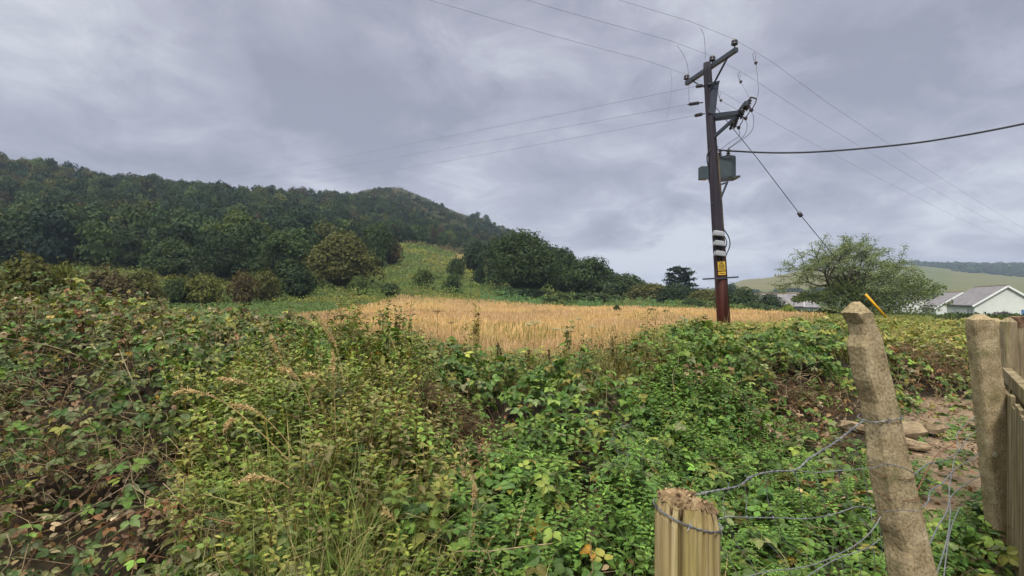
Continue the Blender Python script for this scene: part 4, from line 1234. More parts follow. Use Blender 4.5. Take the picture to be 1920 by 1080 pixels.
# ------------------------------------------------------------------ houses
def house(name, label, px, D, eave_py, w, rise, L_, angle, roof=M_slate, wins=(), gable_wins=(), base=-4.2, blue=(), over=.35):
    """px, D, eave_py: the near corner at eaves height; the gable runs from it along u, the long side away along v"""
    c = at(px, eave_py, D)
    u = np.array([cos(angle), sin(angle), 0]); v = np.array([-sin(angle), cos(angle), 0])
    zb = float(ground(c[0], c[1])) - .6; ze = c[2]
    c0 = np.array([c[0], c[1], 0])
    r = thing('house' if name is None else name, label, 'house', (c[0], c[1], zb))
    K = lambda a, b, z: c0 + u * a + v * b + np.array([0, 0, z])
    V = [K(0, 0, zb), K(w, 0, zb), K(w, L_, zb), K(0, L_, zb), K(0, 0, ze), K(w, 0, ze), K(w, L_, ze), K(0, L_, ze), K(w / 2, 0, ze + rise), K(w / 2, L_, ze + rise)]
    MB().add(V, [[0, 1, 5, 8, 4], [1, 2, 6, 5], [2, 3, 7, 9, 6], [3, 0, 4, 7]]).build('wall', M_render, r)
    th = .16; k = rise / (w / 2)
    mb = MB()
    for s in (0, 1):
        q = (lambda a: a) if s == 0 else (lambda a: w - a)
        o = over
        pts = [(q(-o), ze - o * k + .06), (q(w / 2), ze + rise + .06)]
        V = [];
        for b in (-o, L_ + o):
            for (a, z) in pts: V += [K(a, b, z), K(a, b, z + th)]
        F = [[0, 1, 3, 2], [4, 6, 7, 5], [1, 5, 7, 3], [0, 2, 6, 4], [0, 4, 5, 1]]
        mb.add(V, F)
    rf = mb.build('roof', roof, r)
    mt = MB()
    for s in (0, 1):
        q = (lambda a: a) if s == 0 else (lambda a: w - a)
        mt.add(*beam(K(q(-over), -over - .03, ze - over * k + .02), K(w / 2, -over - .03, ze + rise + .02), .05, .30, (0, 0, 1)))
    mt.build('bargeboard', M_trim, r)
    mg = MB(); mg.add(*beam(K(-over - .06, -over, ze - over * k + .04), K(-over - .06, L_ + over, ze - over * k + .04), .12, .12)); mg.build('gutter', M_black, r)
    mr = MB(); mr.add(*tube([K(w / 2, -over, ze + rise + .22), K(w / 2, L_ + over, ze + rise + .22)], .11, 6)); mr.build('ridge', M_slab, r)
    def window(a, b, z0, ww, hh, side, glass):
        if side == 'gable': e1, nrm, o = u, -v, K(a, 0, z0)
        else: e1, nrm, o = v, -u, K(0, b, z0)
        up = np.array([0, 0, 1.0])
        fm = MB()
        for (p, q, t) in (((0, 0), (ww, 0), 0), ((0, hh), (ww, hh), 0), ((0, 0), (0, hh), 1), ((ww, 0), (ww, hh), 1), ((ww / 2, 0), (ww / 2, hh), 1)):
            P0 = o + e1 * p[0] + up * p[1] + nrm * .03; P1 = o + e1 * q[0] + up * q[1] + nrm * .03
            fm.add(*beam(P0, P1, .09, .09, nrm if t else (0, 0, 1)))
        f = fm.build('window', M_trim, r)
        g = MB(); g.add([o + nrm * .012, o + e1 * ww + nrm * .012, o + e1 * ww + up * hh + nrm * .012, o + up * hh + nrm * .012], [[0, 1, 2, 3]])
        g.build('pane', glass, f)
    for (b, dz, ww, hh) in wins: window(0, b, ze - dz, ww, hh, 'side', M_glass)
    for (a, dz, ww, hh) in gable_wins: window(a, 0, ze - dz, ww, hh, 'gable', M_blue)
    return r
UA = math.atan2(-.464, .886)
house(None, 'white rendered house with a big plain gable and small blue-glazed window', 1827, 95, 572, 8.9, 3.3, 19, UA, wins=((3, 2.1, 1.2, 1.5), (1.0, 2.1, 1.2, 1.5), (12, 2.1, 1.0, 1.5)), gable_wins=((6.2, 1.9, 1.0, 1.2),))
house(None, 'white house with a grey roof stepped behind the big plain gable', 1755, 122, 577, 9.4, 3.4, 15, UA, wins=((3, 2.0, 1.4, 1.4), (9, 2.0, 1.4, 1.4)))
house(None, 'pale house half hidden by the trailing boughs of the lone tree', 1690, 140, 574, 8.6, 2.9, 14, UA, wins=((3, 2.0, 1.4, 1.4), (8, 2.0, 1.4, 1.4)))
house(None, 'dark slate-roofed house with its gable end towards the lone tree', 1503, 92, 574, 6.4, 2.0, 8, RAD(62), wins=((2, 1.6, 1, 1.1),), base=-3)
house(None, 'small white cottage with paired dark windows, seen between slate-roofed house and lone tree', 1533, 125, 576, 5.2, 1.3, 6.0, RAD(92), wins=((1.0, 1.5, 1.0, 1.1), (2.8, 1.5, 1.0, 1.1), (4.4, 1.5, .9, 1.1)), base=-4)

# ------------------------------------------------------------------ the electricity pole
PD = 16.0
def utility_pole():
    base = at(1355, 640, PD); base[2] = 0.0
    b0 = at(1357, 608, PD); top = at(1325.5, 118, PD)
    ax = norm(top - b0); foot = b0 - ax * (b0[2] + .1) / ax[2]
    r = thing('utility_pole', 'leaning brown wooden electricity pole carrying a transformer, crossarm and yellow danger sign', 'utility pole', foot)
    on = lambda py: foot + ax * ((at(0, py, PD)[2] - foot[2]) / ax[2])
    mb = MB(); prof = []
    Lp = np.linalg.norm(top - foot)
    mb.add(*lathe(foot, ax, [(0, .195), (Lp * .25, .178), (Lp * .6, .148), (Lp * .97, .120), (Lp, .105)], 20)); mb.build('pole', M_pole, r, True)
    # crossarm
    R_ = at(1376, 97, 15.05); Lf = at(1283, 160, 17.3); Cn = top + np.array([0, 0, -.30])
    A = beam(Lf, R_, .11, .12); fr = norm(np.array([-.3, -1, 0]))
    mb = MB(); mb.add(A[0] + np.array([.02, -.14, 0]), A[1]); arm = mb.build('crossarm', M_steel, r)
    armv = norm(R_ - Lf)
    for s in (-.85, .8):
        mb = MB(); mid = (Lf + R_) / 2
        mb.add(*beam(mid + armv * s + np.array([.02, -.14, -.05]), on(172) + np.array([0, -.12, 0]), .05, .03)); mb.build('brace', M_steel, r)
    def pin_insulator(p, name='insulator', sc=1.0):
        mb = MB(); mb.add(*lathe(p, (0, 0, 1), [(0, .018), (.12 * sc, .018)], 8)); pin = mb.build('insulator_pin', M_steel, r)
        mb = MB(); mb.add(*lathe(p + np.array([0, 0, .07 * sc]), (0, 0, 1), [(0, .05 * sc), (.015, .085 * sc), (.05 * sc, .095 * sc), (.07 * sc, .07 * sc), (.09 * sc, .088 * sc), (.14 * sc, .08 * sc), (.17 * sc, .045 * sc), (.19 * sc, .03 * sc)], 14)); mb.build('insulator', M_porc, pin, True)
    pr, pl = R_ + np.array([-.03, -.12, .05]), Lf + np.array([.03, -.14, .05])
    pin_insulator(pr); pin_insulator(pl)
    pt = top + np.array([.14, -.06, -.05]); pin_insulator(pt)
    # steel stay bracket reaching up beside the pole
    mb = MB(); mb.add(*beam(at(1334, 214, PD - .1), at(1341, 155, PD - .1), .20, .10, (0, -1, 0))); mb.add(*beam(at(1327, 158, PD - .16), at(1349, 153, PD - .16), .05, .05)); mb.build('bracket', M_steel, r)
    # strain insulators of the line coming in from the hill
    ends = []
    for (x0, y0, x1, y1) in ((1320, 160, 1305, 162), (1318, 192, 1289, 196), (1321, 213, 1302, 217)):
        p0 = at(x0, y0, PD); p1 = at(x1, y1, PD + .3); mb = MB(); dv = p1 - p0; Ln = np.linalg.norm(dv)
        prof = [(0, .02)]
        for i in range(7):
            t = Ln * (.25 + .09 * i); prof += [(t, .022), (t + .015, .055), (t + .03, .055), (t + .04, .022)]
        prof += [(Ln, .015)]
        mb.add(*lathe(p0, dv, prof, 10)); mb.build('strain_insulator', M_porc, r); ends.append(p1)
    # fuse platform
    mb = MB(); mb.add(*beam(at(1334, 217, PD), at(1386, 211, 15.0), .10, .11)); mb.build('support_arm', M_steel, r)
    mb = MB(); mb.add(*beam(at(1334, 225, PD + .25), at(1378, 219, 15.4), .07, .09)); mb.build('support_arm', M_steel, r)
    mb = MB(); mb.add(*beam(at(1333, 262, PD), at(1383, 217, 15.1), .06, .09)); mb.build('support_brace', M_steel, r)
    f0, f1 = at(1374, 226, 15.9), at(1400, 193, 14.4)
    mb = MB(); mb.add(*beam(f0, f1, .10, .11)); mb.build('fuse_rail', M_steel, r)
    taps = []
    for (x, y, d) in ((1385, 226, 15.6), (1398, 208, 15.1), (1409, 192, 14.6)):
        p = at(x, y, d); h = MB()
        t = p + np.array([-.03, 0, .12]); bt = p + np.array([-.13, .02, -.22])
        prof = [(0, .03)]; Ln = np.linalg.norm(bt - t)
        for i in range(4):
            q = Ln * (.12 + .2 * i); prof += [(q, .035), (q + .02, .062), (q + .04, .062), (q + .05, .035)]
        prof += [(Ln, .03)]
        h.add(*lathe(t, bt - t, prof, 10)); hd = h.build('fuse_cutout', M_porc, r)
        m2 = MB(); e0 = t + np.array([.16, -.02, -.03]); m2.add(*tube(spline([t + [0, 0, .02], t + [.08, 0, .01], e0], 4), .022, 6)); m2.add(*tube([e0, e0 + np.array([-.03, 0, -.12]), bt + np.array([.14, 0, .03])], .014, 6)); m2.add(*lathe(bt + np.array([.13, 0, .06]), (0.2, 0, -1), [(0, .05), (.05, .055), (.10, .02)], 8)); m2.build('fuse_carrier', M_porc, hd)
        taps.append((e0, bt + np.array([.14, 0, -.02])))
        mb = MB(); s = p + np.array([-.16, .05, -.05]); mb.add(*lathe(s, (-.35, 0, -1), [(0, .04), (.05, .05), (.06, .03), (.11, .05), (.12, .03), (.17, .05), (.22, .02)], 9)); mb.build('surge_arrester', M_porc, r)
    # transformer
    c = at(1359, 316, PD + .30); w2, d2, h2 = .30, .30, .34
    mb = MB(); V = []; ang = RAD(-18); ca, sa = cos(ang), sin(ang)
    outl = [(-.42, -.16), (-.30, -.26), (.22, -.26), (.36, -.12), (.36, .12), (.22, .26), (-.30, .26), (-.42, .16)]
    for z, k in ((-.34, .93), (-.30, 1.0), (.26, 1.0), (.33, .97)):
        for (a, b_) in outl: V.append(c + np.array([(a * ca - b_ * sa) * k - .06, (a * sa + b_ * ca) * k, z]))
    F = [[i * 8 + j, i * 8 + (j + 1) % 8, (i + 1) * 8 + (j + 1) % 8, (i + 1) * 8 + j] for i in range(3) for j in range(8)] + [list(range(8))[::-1], [24 + j for j in range(8)]]
    mb.add(V, F)
    mb.add(*beam(c + np.array([-.40, -.05, -.36]), c + np.array([.36, -.10, -.30]), .40, .05))
    tk = mb.build('transformer', M_tank, r)
    mb = MB(); q = at(1325, 326, PD + .12); mb.add(*beam(q + np.array([-.10, 0, -.17]), q + np.array([-.10, 0, .20]), .22, .26, (0, 1, 0))); mb.build('radiator_box', M_tank, tk)
    bush = []
    for (x, y) in ((1349, 291), (1365, 288)):
        p = at(x, y + 6, PD + .25); prof = [(0, .03)]
        for i in range(4): t = .03 + .055 * i; prof += [(t, .028), (t + .012, .075 - .006 * i), (t + .024, .072 - .006 * i), (t + .034, .028)]
        prof += [(.28, .014)]
        mb = MB(); mb.add(*lathe(p, (0.08, 0, 1), prof, 12)); mb.build('bushing', M_porc, tk, True); bush.append(p + np.array([.02, 0, .27]))
    for (x0, y0, x1, y1) in ((1350, 375, 1364, 341), (1344, 349, 1360, 343)):
        mb = MB(); mb.add(*beam(at(x0, y0, PD - .1), at(x1, y1, PD), .05, .06, (0, -1, 0))); mb.build('transformer_bracket', M_steel, r)
    mb = MB(); mb.add(*beam(at(1330, 341, PD + .1), at(1376, 337, PD + .1), .10, .05)); mb.build('transformer_bracket', M_steel, r)
    # low voltage fuse boxes
    for i, (x, y) in enumerate(((1339, 440), (1340.3, 458), (1341.5, 477))):
        p = on(y) + np.array([-.055, -.20, 0]); V = []
        for z, k, o in ((-.065, 1.05, 0), (-.03, 1.07, 0), (.05, .92, .0), (.085, .78, .02)):
            for a, b_ in ((-.15, -.10), (.13, -.10), (.13, .10), (-.15, .10)): V.append(p + np.array([a * k, b_ * k + o, z + (.02 if a < 0 else -.015)]))
        F = [[q_ * 4 + j, q_ * 4 + (j + 1) % 4, (q_ + 1) * 4 + (j + 1) % 4, (q_ + 1) * 4 + j] for q_ in range(3) for j in range(4)] + [[3, 2, 1, 0], [12, 13, 14, 15]]
        mb = MB(); mb.add(V, F); fb = mb.build('fuse_box', M_box, r)
        mb = MB()
        for a in (-.11, -.02, .06): mb.add(*tube([p + np.array([a, 0, -.05]), p + np.array([a, .01, -.25])], .014, 6))
        mb.build('fuse_tail', M_black, fb)
    # yellow danger plate: pictogram above rows of small print
    def plate(y0, y1, name):
        pa, pb = on(y1) + np.array([-.03, -.20, 0]), on(y0) + np.array([-.03, -.19, 0])
        mb = MB(); mb.add(*beam(pa, pb, .22, .012, (0, -1, 0))); return mb.build(name, M_yellow, r), pa, pb
    pl1, pa, pb = plate(491, 508, 'danger_sign'); mk = MB(); fw = np.array([0, -.012, 0])
    P = lambda u, t: pa + (pb - pa) * t + np.array([u, 0, 0]) + fw
    tri = [(-.085, .52), (.085, .52), (0, .95)]; inn = [(-.06, .56), (.06, .56), (0, .86)]
    V = [P(*q) for q in tri] + [P(*q) for q in inn]; mk.add(V, [[0, 1, 4, 3], [1, 2, 5, 4], [2, 0, 3, 5]])
    mk.add([P(.01, .82), P(-.018, .70), P(0, .70), P(-.008, .585), P(.02, .73), P(.004, .73)], [[0, 1, 2, 5], [5, 2, 3, 4]])
    for t in (.40, .27, .14): mk.add([P(-.08, t), P(.08, t), P(.08, t + .05), P(-.08, t + .05)], [[0, 1, 2, 3]])
    mk.build('sign_marking', M_ink, pl1)
    pl2, pa, pb = plate(510, 516, 'number_plate'); mk = MB()
    P = lambda u, t: pa + (pb - pa) * t + np.array([u, 0, 0]) + fw
    mk.add([P(-.08, .4), P(.08, .4), P(.08, .6), P(-.08, .6)], [[0, 1, 2, 3]]); mk.build('sign_marking', M_ink, pl2)
    mb = MB(); mb.add(*lathe(on(526), ax, [(0, .168), (.01, .175), (.12, .173), (.13, .165)], 18)); mb.build('collar_band', M_steel, r)
    mb = MB(); mb.add(*beam(at(1318, 523.5, PD - .3), at(1384, 519.5, PD - .1), .05, .045)); mb.build('anti_climb_bar', M_steel, r)
    # cable guard down one face and slack cable loops
    off = np.array([.125, -.09, 0])
    mb = MB(); mb.add(*tube([on(600) + off * 1.05, on(450) + off, on(290) + off * .92], .038, 8)); mb.build('cable_guard', M_bark, r, True)
    mb = MB(); mb.add(*tube(spline([on(428) + off, on(446) + off + [.16, 0, 0], on(462) + off + [.17, 0, 0], on(478) + off + [.05, 0, 0], on(487) + off], 6), .016, 6)); mb.add(*tube(spline([on(440) + off, on(455) + off + [.08, -.02, 0], on(470) + off + [.0, 0, 0]], 6), .014, 6)); mb.build('cable_loop', M_black, r, True)
    mb = MB(); mb.add(*tube(spline([on(276) + [.15, -.05, 0], on(285) + [-.14, -.12, 0], on(296) + [-.20, -.05, 0], on(312) + [-.17, -.02, 0]], 6), .02, 6)); mb.build('cable_loop', M_black, r, True)
    mb = MB(); mb.add(*beam(on(382) + np.array([-.20, -.1, 0]), on(382) + np.array([-.05, -.1, .0]), .03, .03)); mb.build('step_iron', M_steel, r)
    return r, pr + np.array([0, 0, .24]), pl + np.array([0, 0, .24]), pt + np.array([0, 0, .22]), ends, taps, bush, on
POLE, WR, WL, WT, ENDS, TAPS, BUSH, ON = utility_pole()

def wire(name, label, P, r, m, n=14, cat='wire', group=None, sides=5):
    s = spline(P, n); mb = MB(); mb.add(*tube(s, r, sides))
    o = mb.build(name, m, loc=s[0]); tag(o, label, cat, group); return o, s
def sagged(a, b, sag, n=14):
    t = np.linspace(0, 1, n)[:, None]; P = a + (b - a) * t; P[:, 2] -= (4 * sag * t * (1 - t))[:, 0]; return P
dirn = norm(np.array([.785, .62, 0]))
HV = 'high wires crossing over the pole'
hv = []
for nm, p, back in (('uppermost overhead wire, from the near crossarm end', WR, at(1148, -2, 12.4)), ('overhead wire passing over the very top of the pole', WT, at(982, -2, 12.2)), ('overhead wire carried by the far, lower crossarm end', WL, at(798, -2, 11.8))):
    bd = norm(back - p); q0 = p + bd * 40
    q1 = p + dirn * 70 + np.array([0, 0, -2.2])
    P = np.concatenate([sagged(q0, p, .0, 8), sagged(p, q1, .5, 12)[1:]])
    o, s = wire('overhead_wire', nm, P, .0042, M_cond, 3, group=HV, sides=4)
    hv.append((p, bd))
for i, (p, far, nm) in enumerate(zip(ENDS, ((392, 325), (445, 329), (495, 344)), ('topmost of the three wires from the hill to the pole', 'middle of the three wires from the hill to the pole', 'lowest of the three wires from the hill to the pole'))):
    q = at(*far, 210.0)
    wire('overhead_wire', nm, sagged(p, q, 1.2, 16), np.linspace(.005, .018, 15 * 3 + 1), M_cond, 3, group='wires from the hill to the pole', sides=4)
# jumpers between the two lines
def on_line(p, bd, px):
    # point of an incoming wire seen at column px
    t = np.linspace(.05, 12, 400); Q = p + bd * t[:, None]; return Q[np.argmin(np.abs(960 + 1000 * Q[:, 0] / Q[:, 1] - px))]
for (k, px, e, mid, nm) in ((0, 1313, at(1322, 112, 16.0), (1322, 88), 'thin jumper curling from the uppermost wire to the pole top'), (1, 1270, ENDS[1] + np.array([.05, 0, .02]), (1290, 130), 'thin jumper dropping from the pole-top wire to the middle hill wire'), (2, 1256, at(1250, 222, 16.4), (1258, 180), 'thin jumper dropping from the lower crossarm wire to the lowest hill wire')):
    a = on_line(*hv[k], px); m = at(*mid, (a[1] + e[1]) / 2)
    wire('jumper_wire', nm, [a, a + (m - a) * .4 + [.04, 0, .03], m, e], .005, M_cond, 8, group='thin jumper wires', sides=4)
for (k, s, tp, nm) in ((0, 1.15, 2, 'dropper from the uppermost wire to the outermost fuse'), (1, 1.6, 1, 'dropper from the pole-top wire to the middle fuse'), (2, 2.0, 0, 'dropper from the lower crossarm wire to the innermost fuse')):
    p = hv[k][0] + dirn * s + np.array([0, 0, -.03 * s]); e = TAPS[tp][0]
    mid = p + (e - p) * .8 + np.array([.06, 0, .0])
    o, sp = wire('dropper_wire', nm, [p + np.array([0, 0, -.05]), p + np.array([.02, 0, -.30]), mid, e], .006, M_black, 8, group='droppers to the fuses', sides=4)
    mb = MB(); c = p + np.array([.02, 0, -.26]); mb.add(*lathe(c, (0, 0, -1), [(0, .02), (.03, .05), (.06, .05), (.07, .02), (.10, .03)], 8)); mb.add(*tube(spline([p, p + [-.07, 0, -.05], c + [-.05, 0, .02], c], 4), .006, 4)); mb.build('line_clamp', M_porc, o)
for i, (t, nm) in enumerate(zip(TAPS, ('slack tail from the innermost fuse to the transformer', 'slack tail from the middle fuse to the transformer', 'slack tail from the outermost fuse looping wide to the transformer'))):
    e = BUSH[min(i, 1)] + np.array([.02 * i, .02 * i, 0]); b = t[1]
    m = (b + e) / 2 + np.array([.06 + .12 * i, 0, -.06])
    wire('fuse_tail_wire', nm, [b, b + np.array([.02 + .02 * i, 0, -.2]), m, e], .007, M_black, 8, group='tails from the fuses to the transformer', sides=4)
wire('service_cable', 'thick black cable sagging from the pole out past the lone tree top', [at(1342, 280, PD), at(1370, 283, 15.8), at(1460, 286.5, 15.4), at(1560, 283, 14.9), at(1700, 270, 14.2), at(1800, 255, 13.6), at(1920, 232, 12.8), at(2080, 196, 11.9), at(2400, 110, 10)], .026, M_black, 8, 'cable', sides=8)
def stay():
    a = at(1338, 196, PD); g = at(1667, 600, PD + .4); g[2] = at(0, 606, PD + .4)[2] - .8; gl = g
    k = at(1500, 402, PD + .2)
    foot = at(1680, 618, PD + .4)
    r = thing('stay_wire', 'slanting steel stay wire bracing the pole, ending in a yellow guard tube', 'stay wire', foot)
    P = np.array([a, at(1420, 297, PD + .1), k, at(1623, 552, PD + .3), foot])
    MB().add(*tube(P, .011, 5)).build('stay_strand', M_black, r)
    dv = norm(at(1545, 458, PD + .2) - k)
    MB().add(*lathe(k - dv * .09, dv, [(0, .02), (.02, .06), (.16, .065), (.18, .02)], 10)).build('stay_insulator', M_porc, r, True)
    MB().add(*tube([at(1623, 552, PD + .26), at(1667, 601, PD + .36)], .034, 10)).build('guard_tube', M_guard, r, True)
stay()

# ------------------------------------------------------------------ fence posts and wire
def rough_post(outline, zs, lean, base, mat_, name, seed, amp=.006, n_sub=3, top_round=0.0, yaw=0.0, chip=()):
    """a square post: outline half sizes at bottom and top, subdivided and roughened; returns an MB in world space"""
    q = np.random.default_rng(seed)
    (w0, d0), (w1, d1) = outline
    m = 4 * 6; rings = 46; V = []
    per = []
    for s in range(4):
        for k in range(6):
            t = k / 6 * 2 - 1
            per.append([(t, -1), (1, t), (-t, 1), (-1, -t)][s])
    per = np.array(per, float)
    rad = np.maximum(np.abs(per[:, 0]), np.abs(per[:, 1]))
    cham = np.where(np.abs(per[:, 0] * per[:, 1]) > .95, .90, 1.0)
    per = per * cham[:, None]
    ca, sa = cos(yaw), sin(yaw)
    for i in range(rings):
        t = i / (rings - 1); z = zs[0] + (zs[1] - zs[0]) * t
        w = w0 + (w1 - w0) * t; d = d0 + (d1 - d0) * t
        k = 1.0; dz = 0
        if top_round and t > 1 - top_round:
            u = (t - (1 - top_round)) / top_round; k = max(0.0, 1 - u ** 3.2) ** .5 * .75 + .25
        p = per * np.array([w, d]) * k
        for (zz, hh, side, dep) in chip:
            if abs(z - zz) < hh:
                f = 1 - abs(z - zz) / hh
                if side == 'l': p[:, 0] = np.where(per[:, 0] < -.6, p[:, 0] + dep * f ** .5, p[:, 0])
                else: p[:, 0] = np.where(per[:, 0] > .6, p[:, 0] - dep * f ** .5, p[:, 0])
        nz = np.array([fbm(np.array([j * .9 + seed]), np.array([z * 22]), seed, 3)[0] - .5 for j in range(m)])
        p = p * (1 + (nz * amp * 2 / max(w0, .02))[:, None])
        X = p[:, 0] * ca - p[:, 1] * sa; Y = p[:, 0] * sa + p[:, 1] * ca
        V.append(np.stack([base[0] + lean[0] * z + X, base[1] + lean[1] * z + Y, np.full(m, z) + nz * amp * (3 if t > .93 else 1)], -1))
    V = np.concatenate(V)
    F = [[i * m + j, i * m + (j + 1) % m, (i + 1) * m + (j + 1) % m, (i + 1) * m + j] for i in range(rings - 1) for j in range(m)]
    F.append([(rings - 1) * m + j for j in range(m)])
    mb = MB(); mb.add(V, F); return mb

def concrete_posts():
    D = 1.75
    b = at(1604, 560, D); lean = -.205
    # base x so that the axis passes (1604 at eye height)
    bx = b[0] - lean * EYE
    g = thing('concrete_post', 'nearest mossy concrete fence post, leaning and bound with barbed wire', 'fence post', (bx, D, 0))
    mb = rough_post(((.076, .06), (.040, .036)), (-.05, 1.59), (lean, .0), (bx, D), None, '', 3, .0035, top_round=.03, yaw=RAD(14), chip=((1.50, .05, 'l', .022), (1.535, .045, 'r', .016), (1.28, .03, 'l', .012), (1.18, .10, 'l', .014), (.80, .05, 'l', .01)))
    mb.build('post_body', M_concrete, g)
    D2 = 3.45
    b = at(1833, 560, D2); lean2 = -.115; bx2 = b[0] - lean2 * EYE
    g2 = thing('concrete_post', 'upright round-topped concrete post with a pale lichen spot beside the timber boards', 'fence post', (bx2, D2, 0))
    mb = rough_post(((.080, .07), (.062, .06)), (-.05, 1.50), (lean2, 0), (bx2, D2), None, '', 5, .004, top_round=.05, yaw=RAD(-8)); mb.build('post_body', M_concrete, g2)
    p = at(1866, 853, D2 - .0745)
    MB().add(*lathe(p, (0, -1, 0.0), [(0, .017), (.0015, .016), (.002, .01)], 14)).build('lichen_spot', M_lichen, g2)
    D3 = 4.6
    b = at(1861, 560, D3); lean3 = -.09; bx3 = b[0] - lean3 * EYE
    g3 = thing('concrete_post', 'farther concrete post showing just behind the one with the lichen spot', 'fence post', (bx3, D3, 0))
    rough_post(((.085, .07), (.062, .06)), (-.05, 1.43), (lean3, 0), (bx3, D3), None, '', 6, .004, top_round=.05).build('post_body', M_concrete, g3)
    return (bx, D, lean)
CP = concrete_posts()

def timber():
    D = 4.4; b = at(1919, 592, D); gx = b[0] + .10
    g = thing('timber_post', 'tall wooden post with a peeling brown top beside the boards', 'fence post', (gx, D, 0))
    q = np.random.default_rng(9)
    mb = rough_post(((.115, .06), (.105, .05)), (-.05, 1.44), (-.065, 0), (gx, D), None, '', 12, .005, top_round=.02, yaw=RAD(10)); mb.build('post_body', M_plank, g)
    mb = rough_post(((.109, .055), (.106, .051)), (1.37, 1.455), (-.065, 0), (gx, D), None, '', 13, .007, top_round=.10, yaw=RAD(10)); mb.build('peeling_cap', M_peel, g)
    p2 = at(1889, 594, 4.0)
    g = thing('timber_post', 'slim grey wooden stake between the concrete posts and the peeling timber post', 'fence post', (p2[0] + .03, 4.0, 0))
    rough_post(((.05, .04), (.042, .035)), (-.05, 1.46), (-.03, 0), (p2[0] + .05, 4.0), None, '', 14, .004, top_round=.03).build('post_body', M_plank, g)
    # low boarded panel running towards the camera
    A, B = at(1884, 690, 4.1), at(2060, 940, 1.75)
    a = np.array([A[0], A[1], 0]); bb = np.array([B[0], B[1], 0])
    g = thing('fence_panel', 'low weathered board fence panel leaning beside the concrete posts', 'fence', a)
    dv = norm(bb - a); Ln = np.linalg.norm(bb - a); nrm = np.array([-dv[1], dv[0], 0])
    for z, o in ((1.04, .0), (.90, .05), (.55, .02)):
        mb = MB(); mb.add(*beam(a + nrm * o + [0, 0, z], bb + nrm * o + [0, 0, z], .05, .085)); mb.build('rail', M_plank, g)
    t = 0.05; i = 0
    while t < Ln - .1:
        w = q.uniform(.10, .14); h = 1.0 + q.normal(0, .02)
        p = a + dv * (t + w / 2) - nrm * .055
        if i != 1:
            mb = MB(); mb.add(*beam(p + [0, 0, .04], p + dv * q.normal(0, .01) + [0, 0, h], w, .02, nrm)); mb.build('board', M_plank, g)
        t += w + q.uniform(.008, .03); i += 1
timber()

def stump():
    D = 1.42; c = at(1288, 560, D); zt = at(0, 932, D)[2]; R = .079
    g = thing('wooden_post', 'weathered split wooden post with a rotten crumbling top, wrapped in barbed wire', 'fence post', (c[0], D, 0))
    m = 96; q = np.random.default_rng(21); V = []
    ang = np.arange(m) / m * 2 * pi
    split = np.zeros(m)
    for a0, w, dp in ((4.20, .07, .034), (4.9, .035, .012), (5.42, .085, .040), (3.85, .06, .022), (5.95, .05, .014), (4.55, .03, .006), (5.12, .025, .008), (4.72, .02, .005), (5.6, .02, .006), (4.02, .02, .005), (1.5, .05, .02), (2.6, .05, .02), (.6, .05, .02), (3.4, .05, .014)):
        d = np.abs((ang - a0 + pi) % (2 * pi) - pi); split = np.maximum(split, dp * np.clip(1 - d / w, 0, 1))
    facet = .004 * np.array([vn(np.array([a * 4.0]), np.array([3.0]), 5)[0] for a in ang])
    topz = zt + .025 * (np.array([fbm(np.array([cos(a) * 2.5 + 5]), np.array([sin(a) * 2.5]), 8, 3)[0] for a in ang]) - .5) - .05 * np.clip(np.cos(ang - .3), 0, 1) - split * .9
    rings = np.linspace(0, 1, 26)
    for t in rings:
        z = -.1 + (topz + .1) * t
        rad = R * (1.10 - .08 * t) - split * (.6 + .4 * t) + facet - .010 * np.clip((t - .96) / .04, 0, 1)
        rad = rad + .0016 * np.array([vn(np.array([a * 14.0]), np.array([t * 5.0]), 6)[0] for a in ang])
        V.append(np.stack([c[0] + rad * np.cos(ang), D + rad * np.sin(ang), z], -1))
    V = np.concatenate(V); k = len(rings)
    F = [[i * m + j, i * m + (j + 1) % m, (i + 1) * m + (j + 1) % m, (i + 1) * m + j] for i in range(k - 1) for j in range(m)]
    mb = MB(); mb.add(V, F); mb.build('post_body', M_stump, g)
    # crumbling end grain
    mb = MB(); rr = np.linspace(1, 0.02, 12); V = []
    edge = V0 = None
    for i, f in enumerate(rr):
        x = (R * 1.0) * f * np.cos(ang); y = R * f * np.sin(ang)
        n = fbm(x * 60 + 9, y * 60, 31, 4) - .5; n2 = fbm(x * 22, y * 22, 37, 2) - .5
        z = topz * (f ** 2) + (zt + .006) * (1 - f ** 2) + (n * .034 + n2 * .03) * (1 if i else .25)
        if i == 0: z = topz - .002
        V.append(np.stack([c[0] + x * .97, D + y * .97, z], -1))
    V = np.concatenate(V); k = len(rr)
    F = [[i * m + j, i * m + (j + 1) % m, (i + 1) * m + (j + 1) % m, (i + 1) * m + j] for i in range(k - 1) for j in range(m)] + [[(k - 1) * m + j for j in range(m)]]
    mb.add(V, F)
    for _ in range(90):
        a = q.uniform(0, 2 * pi); f = math.sqrt(q.random()) * R * .92
        p = np.array([c[0] + f * cos(a), D + f * sin(a), zt + q.uniform(-.012, .012) - .035 * max(0, cos(a - .3)) * f / R])
        v, ff = beam(p, p + np.array([q.normal(0, .007), q.normal(0, .007), q.uniform(.003, .010)]), q.uniform(.004, .010), q.uniform(.003, .007), norm(q.normal(0, 1, 3)))
        mb.add(v, ff)
    mb.build('rotten_top', M_rot, g)
    return c, D, R, zt
ST = stump()

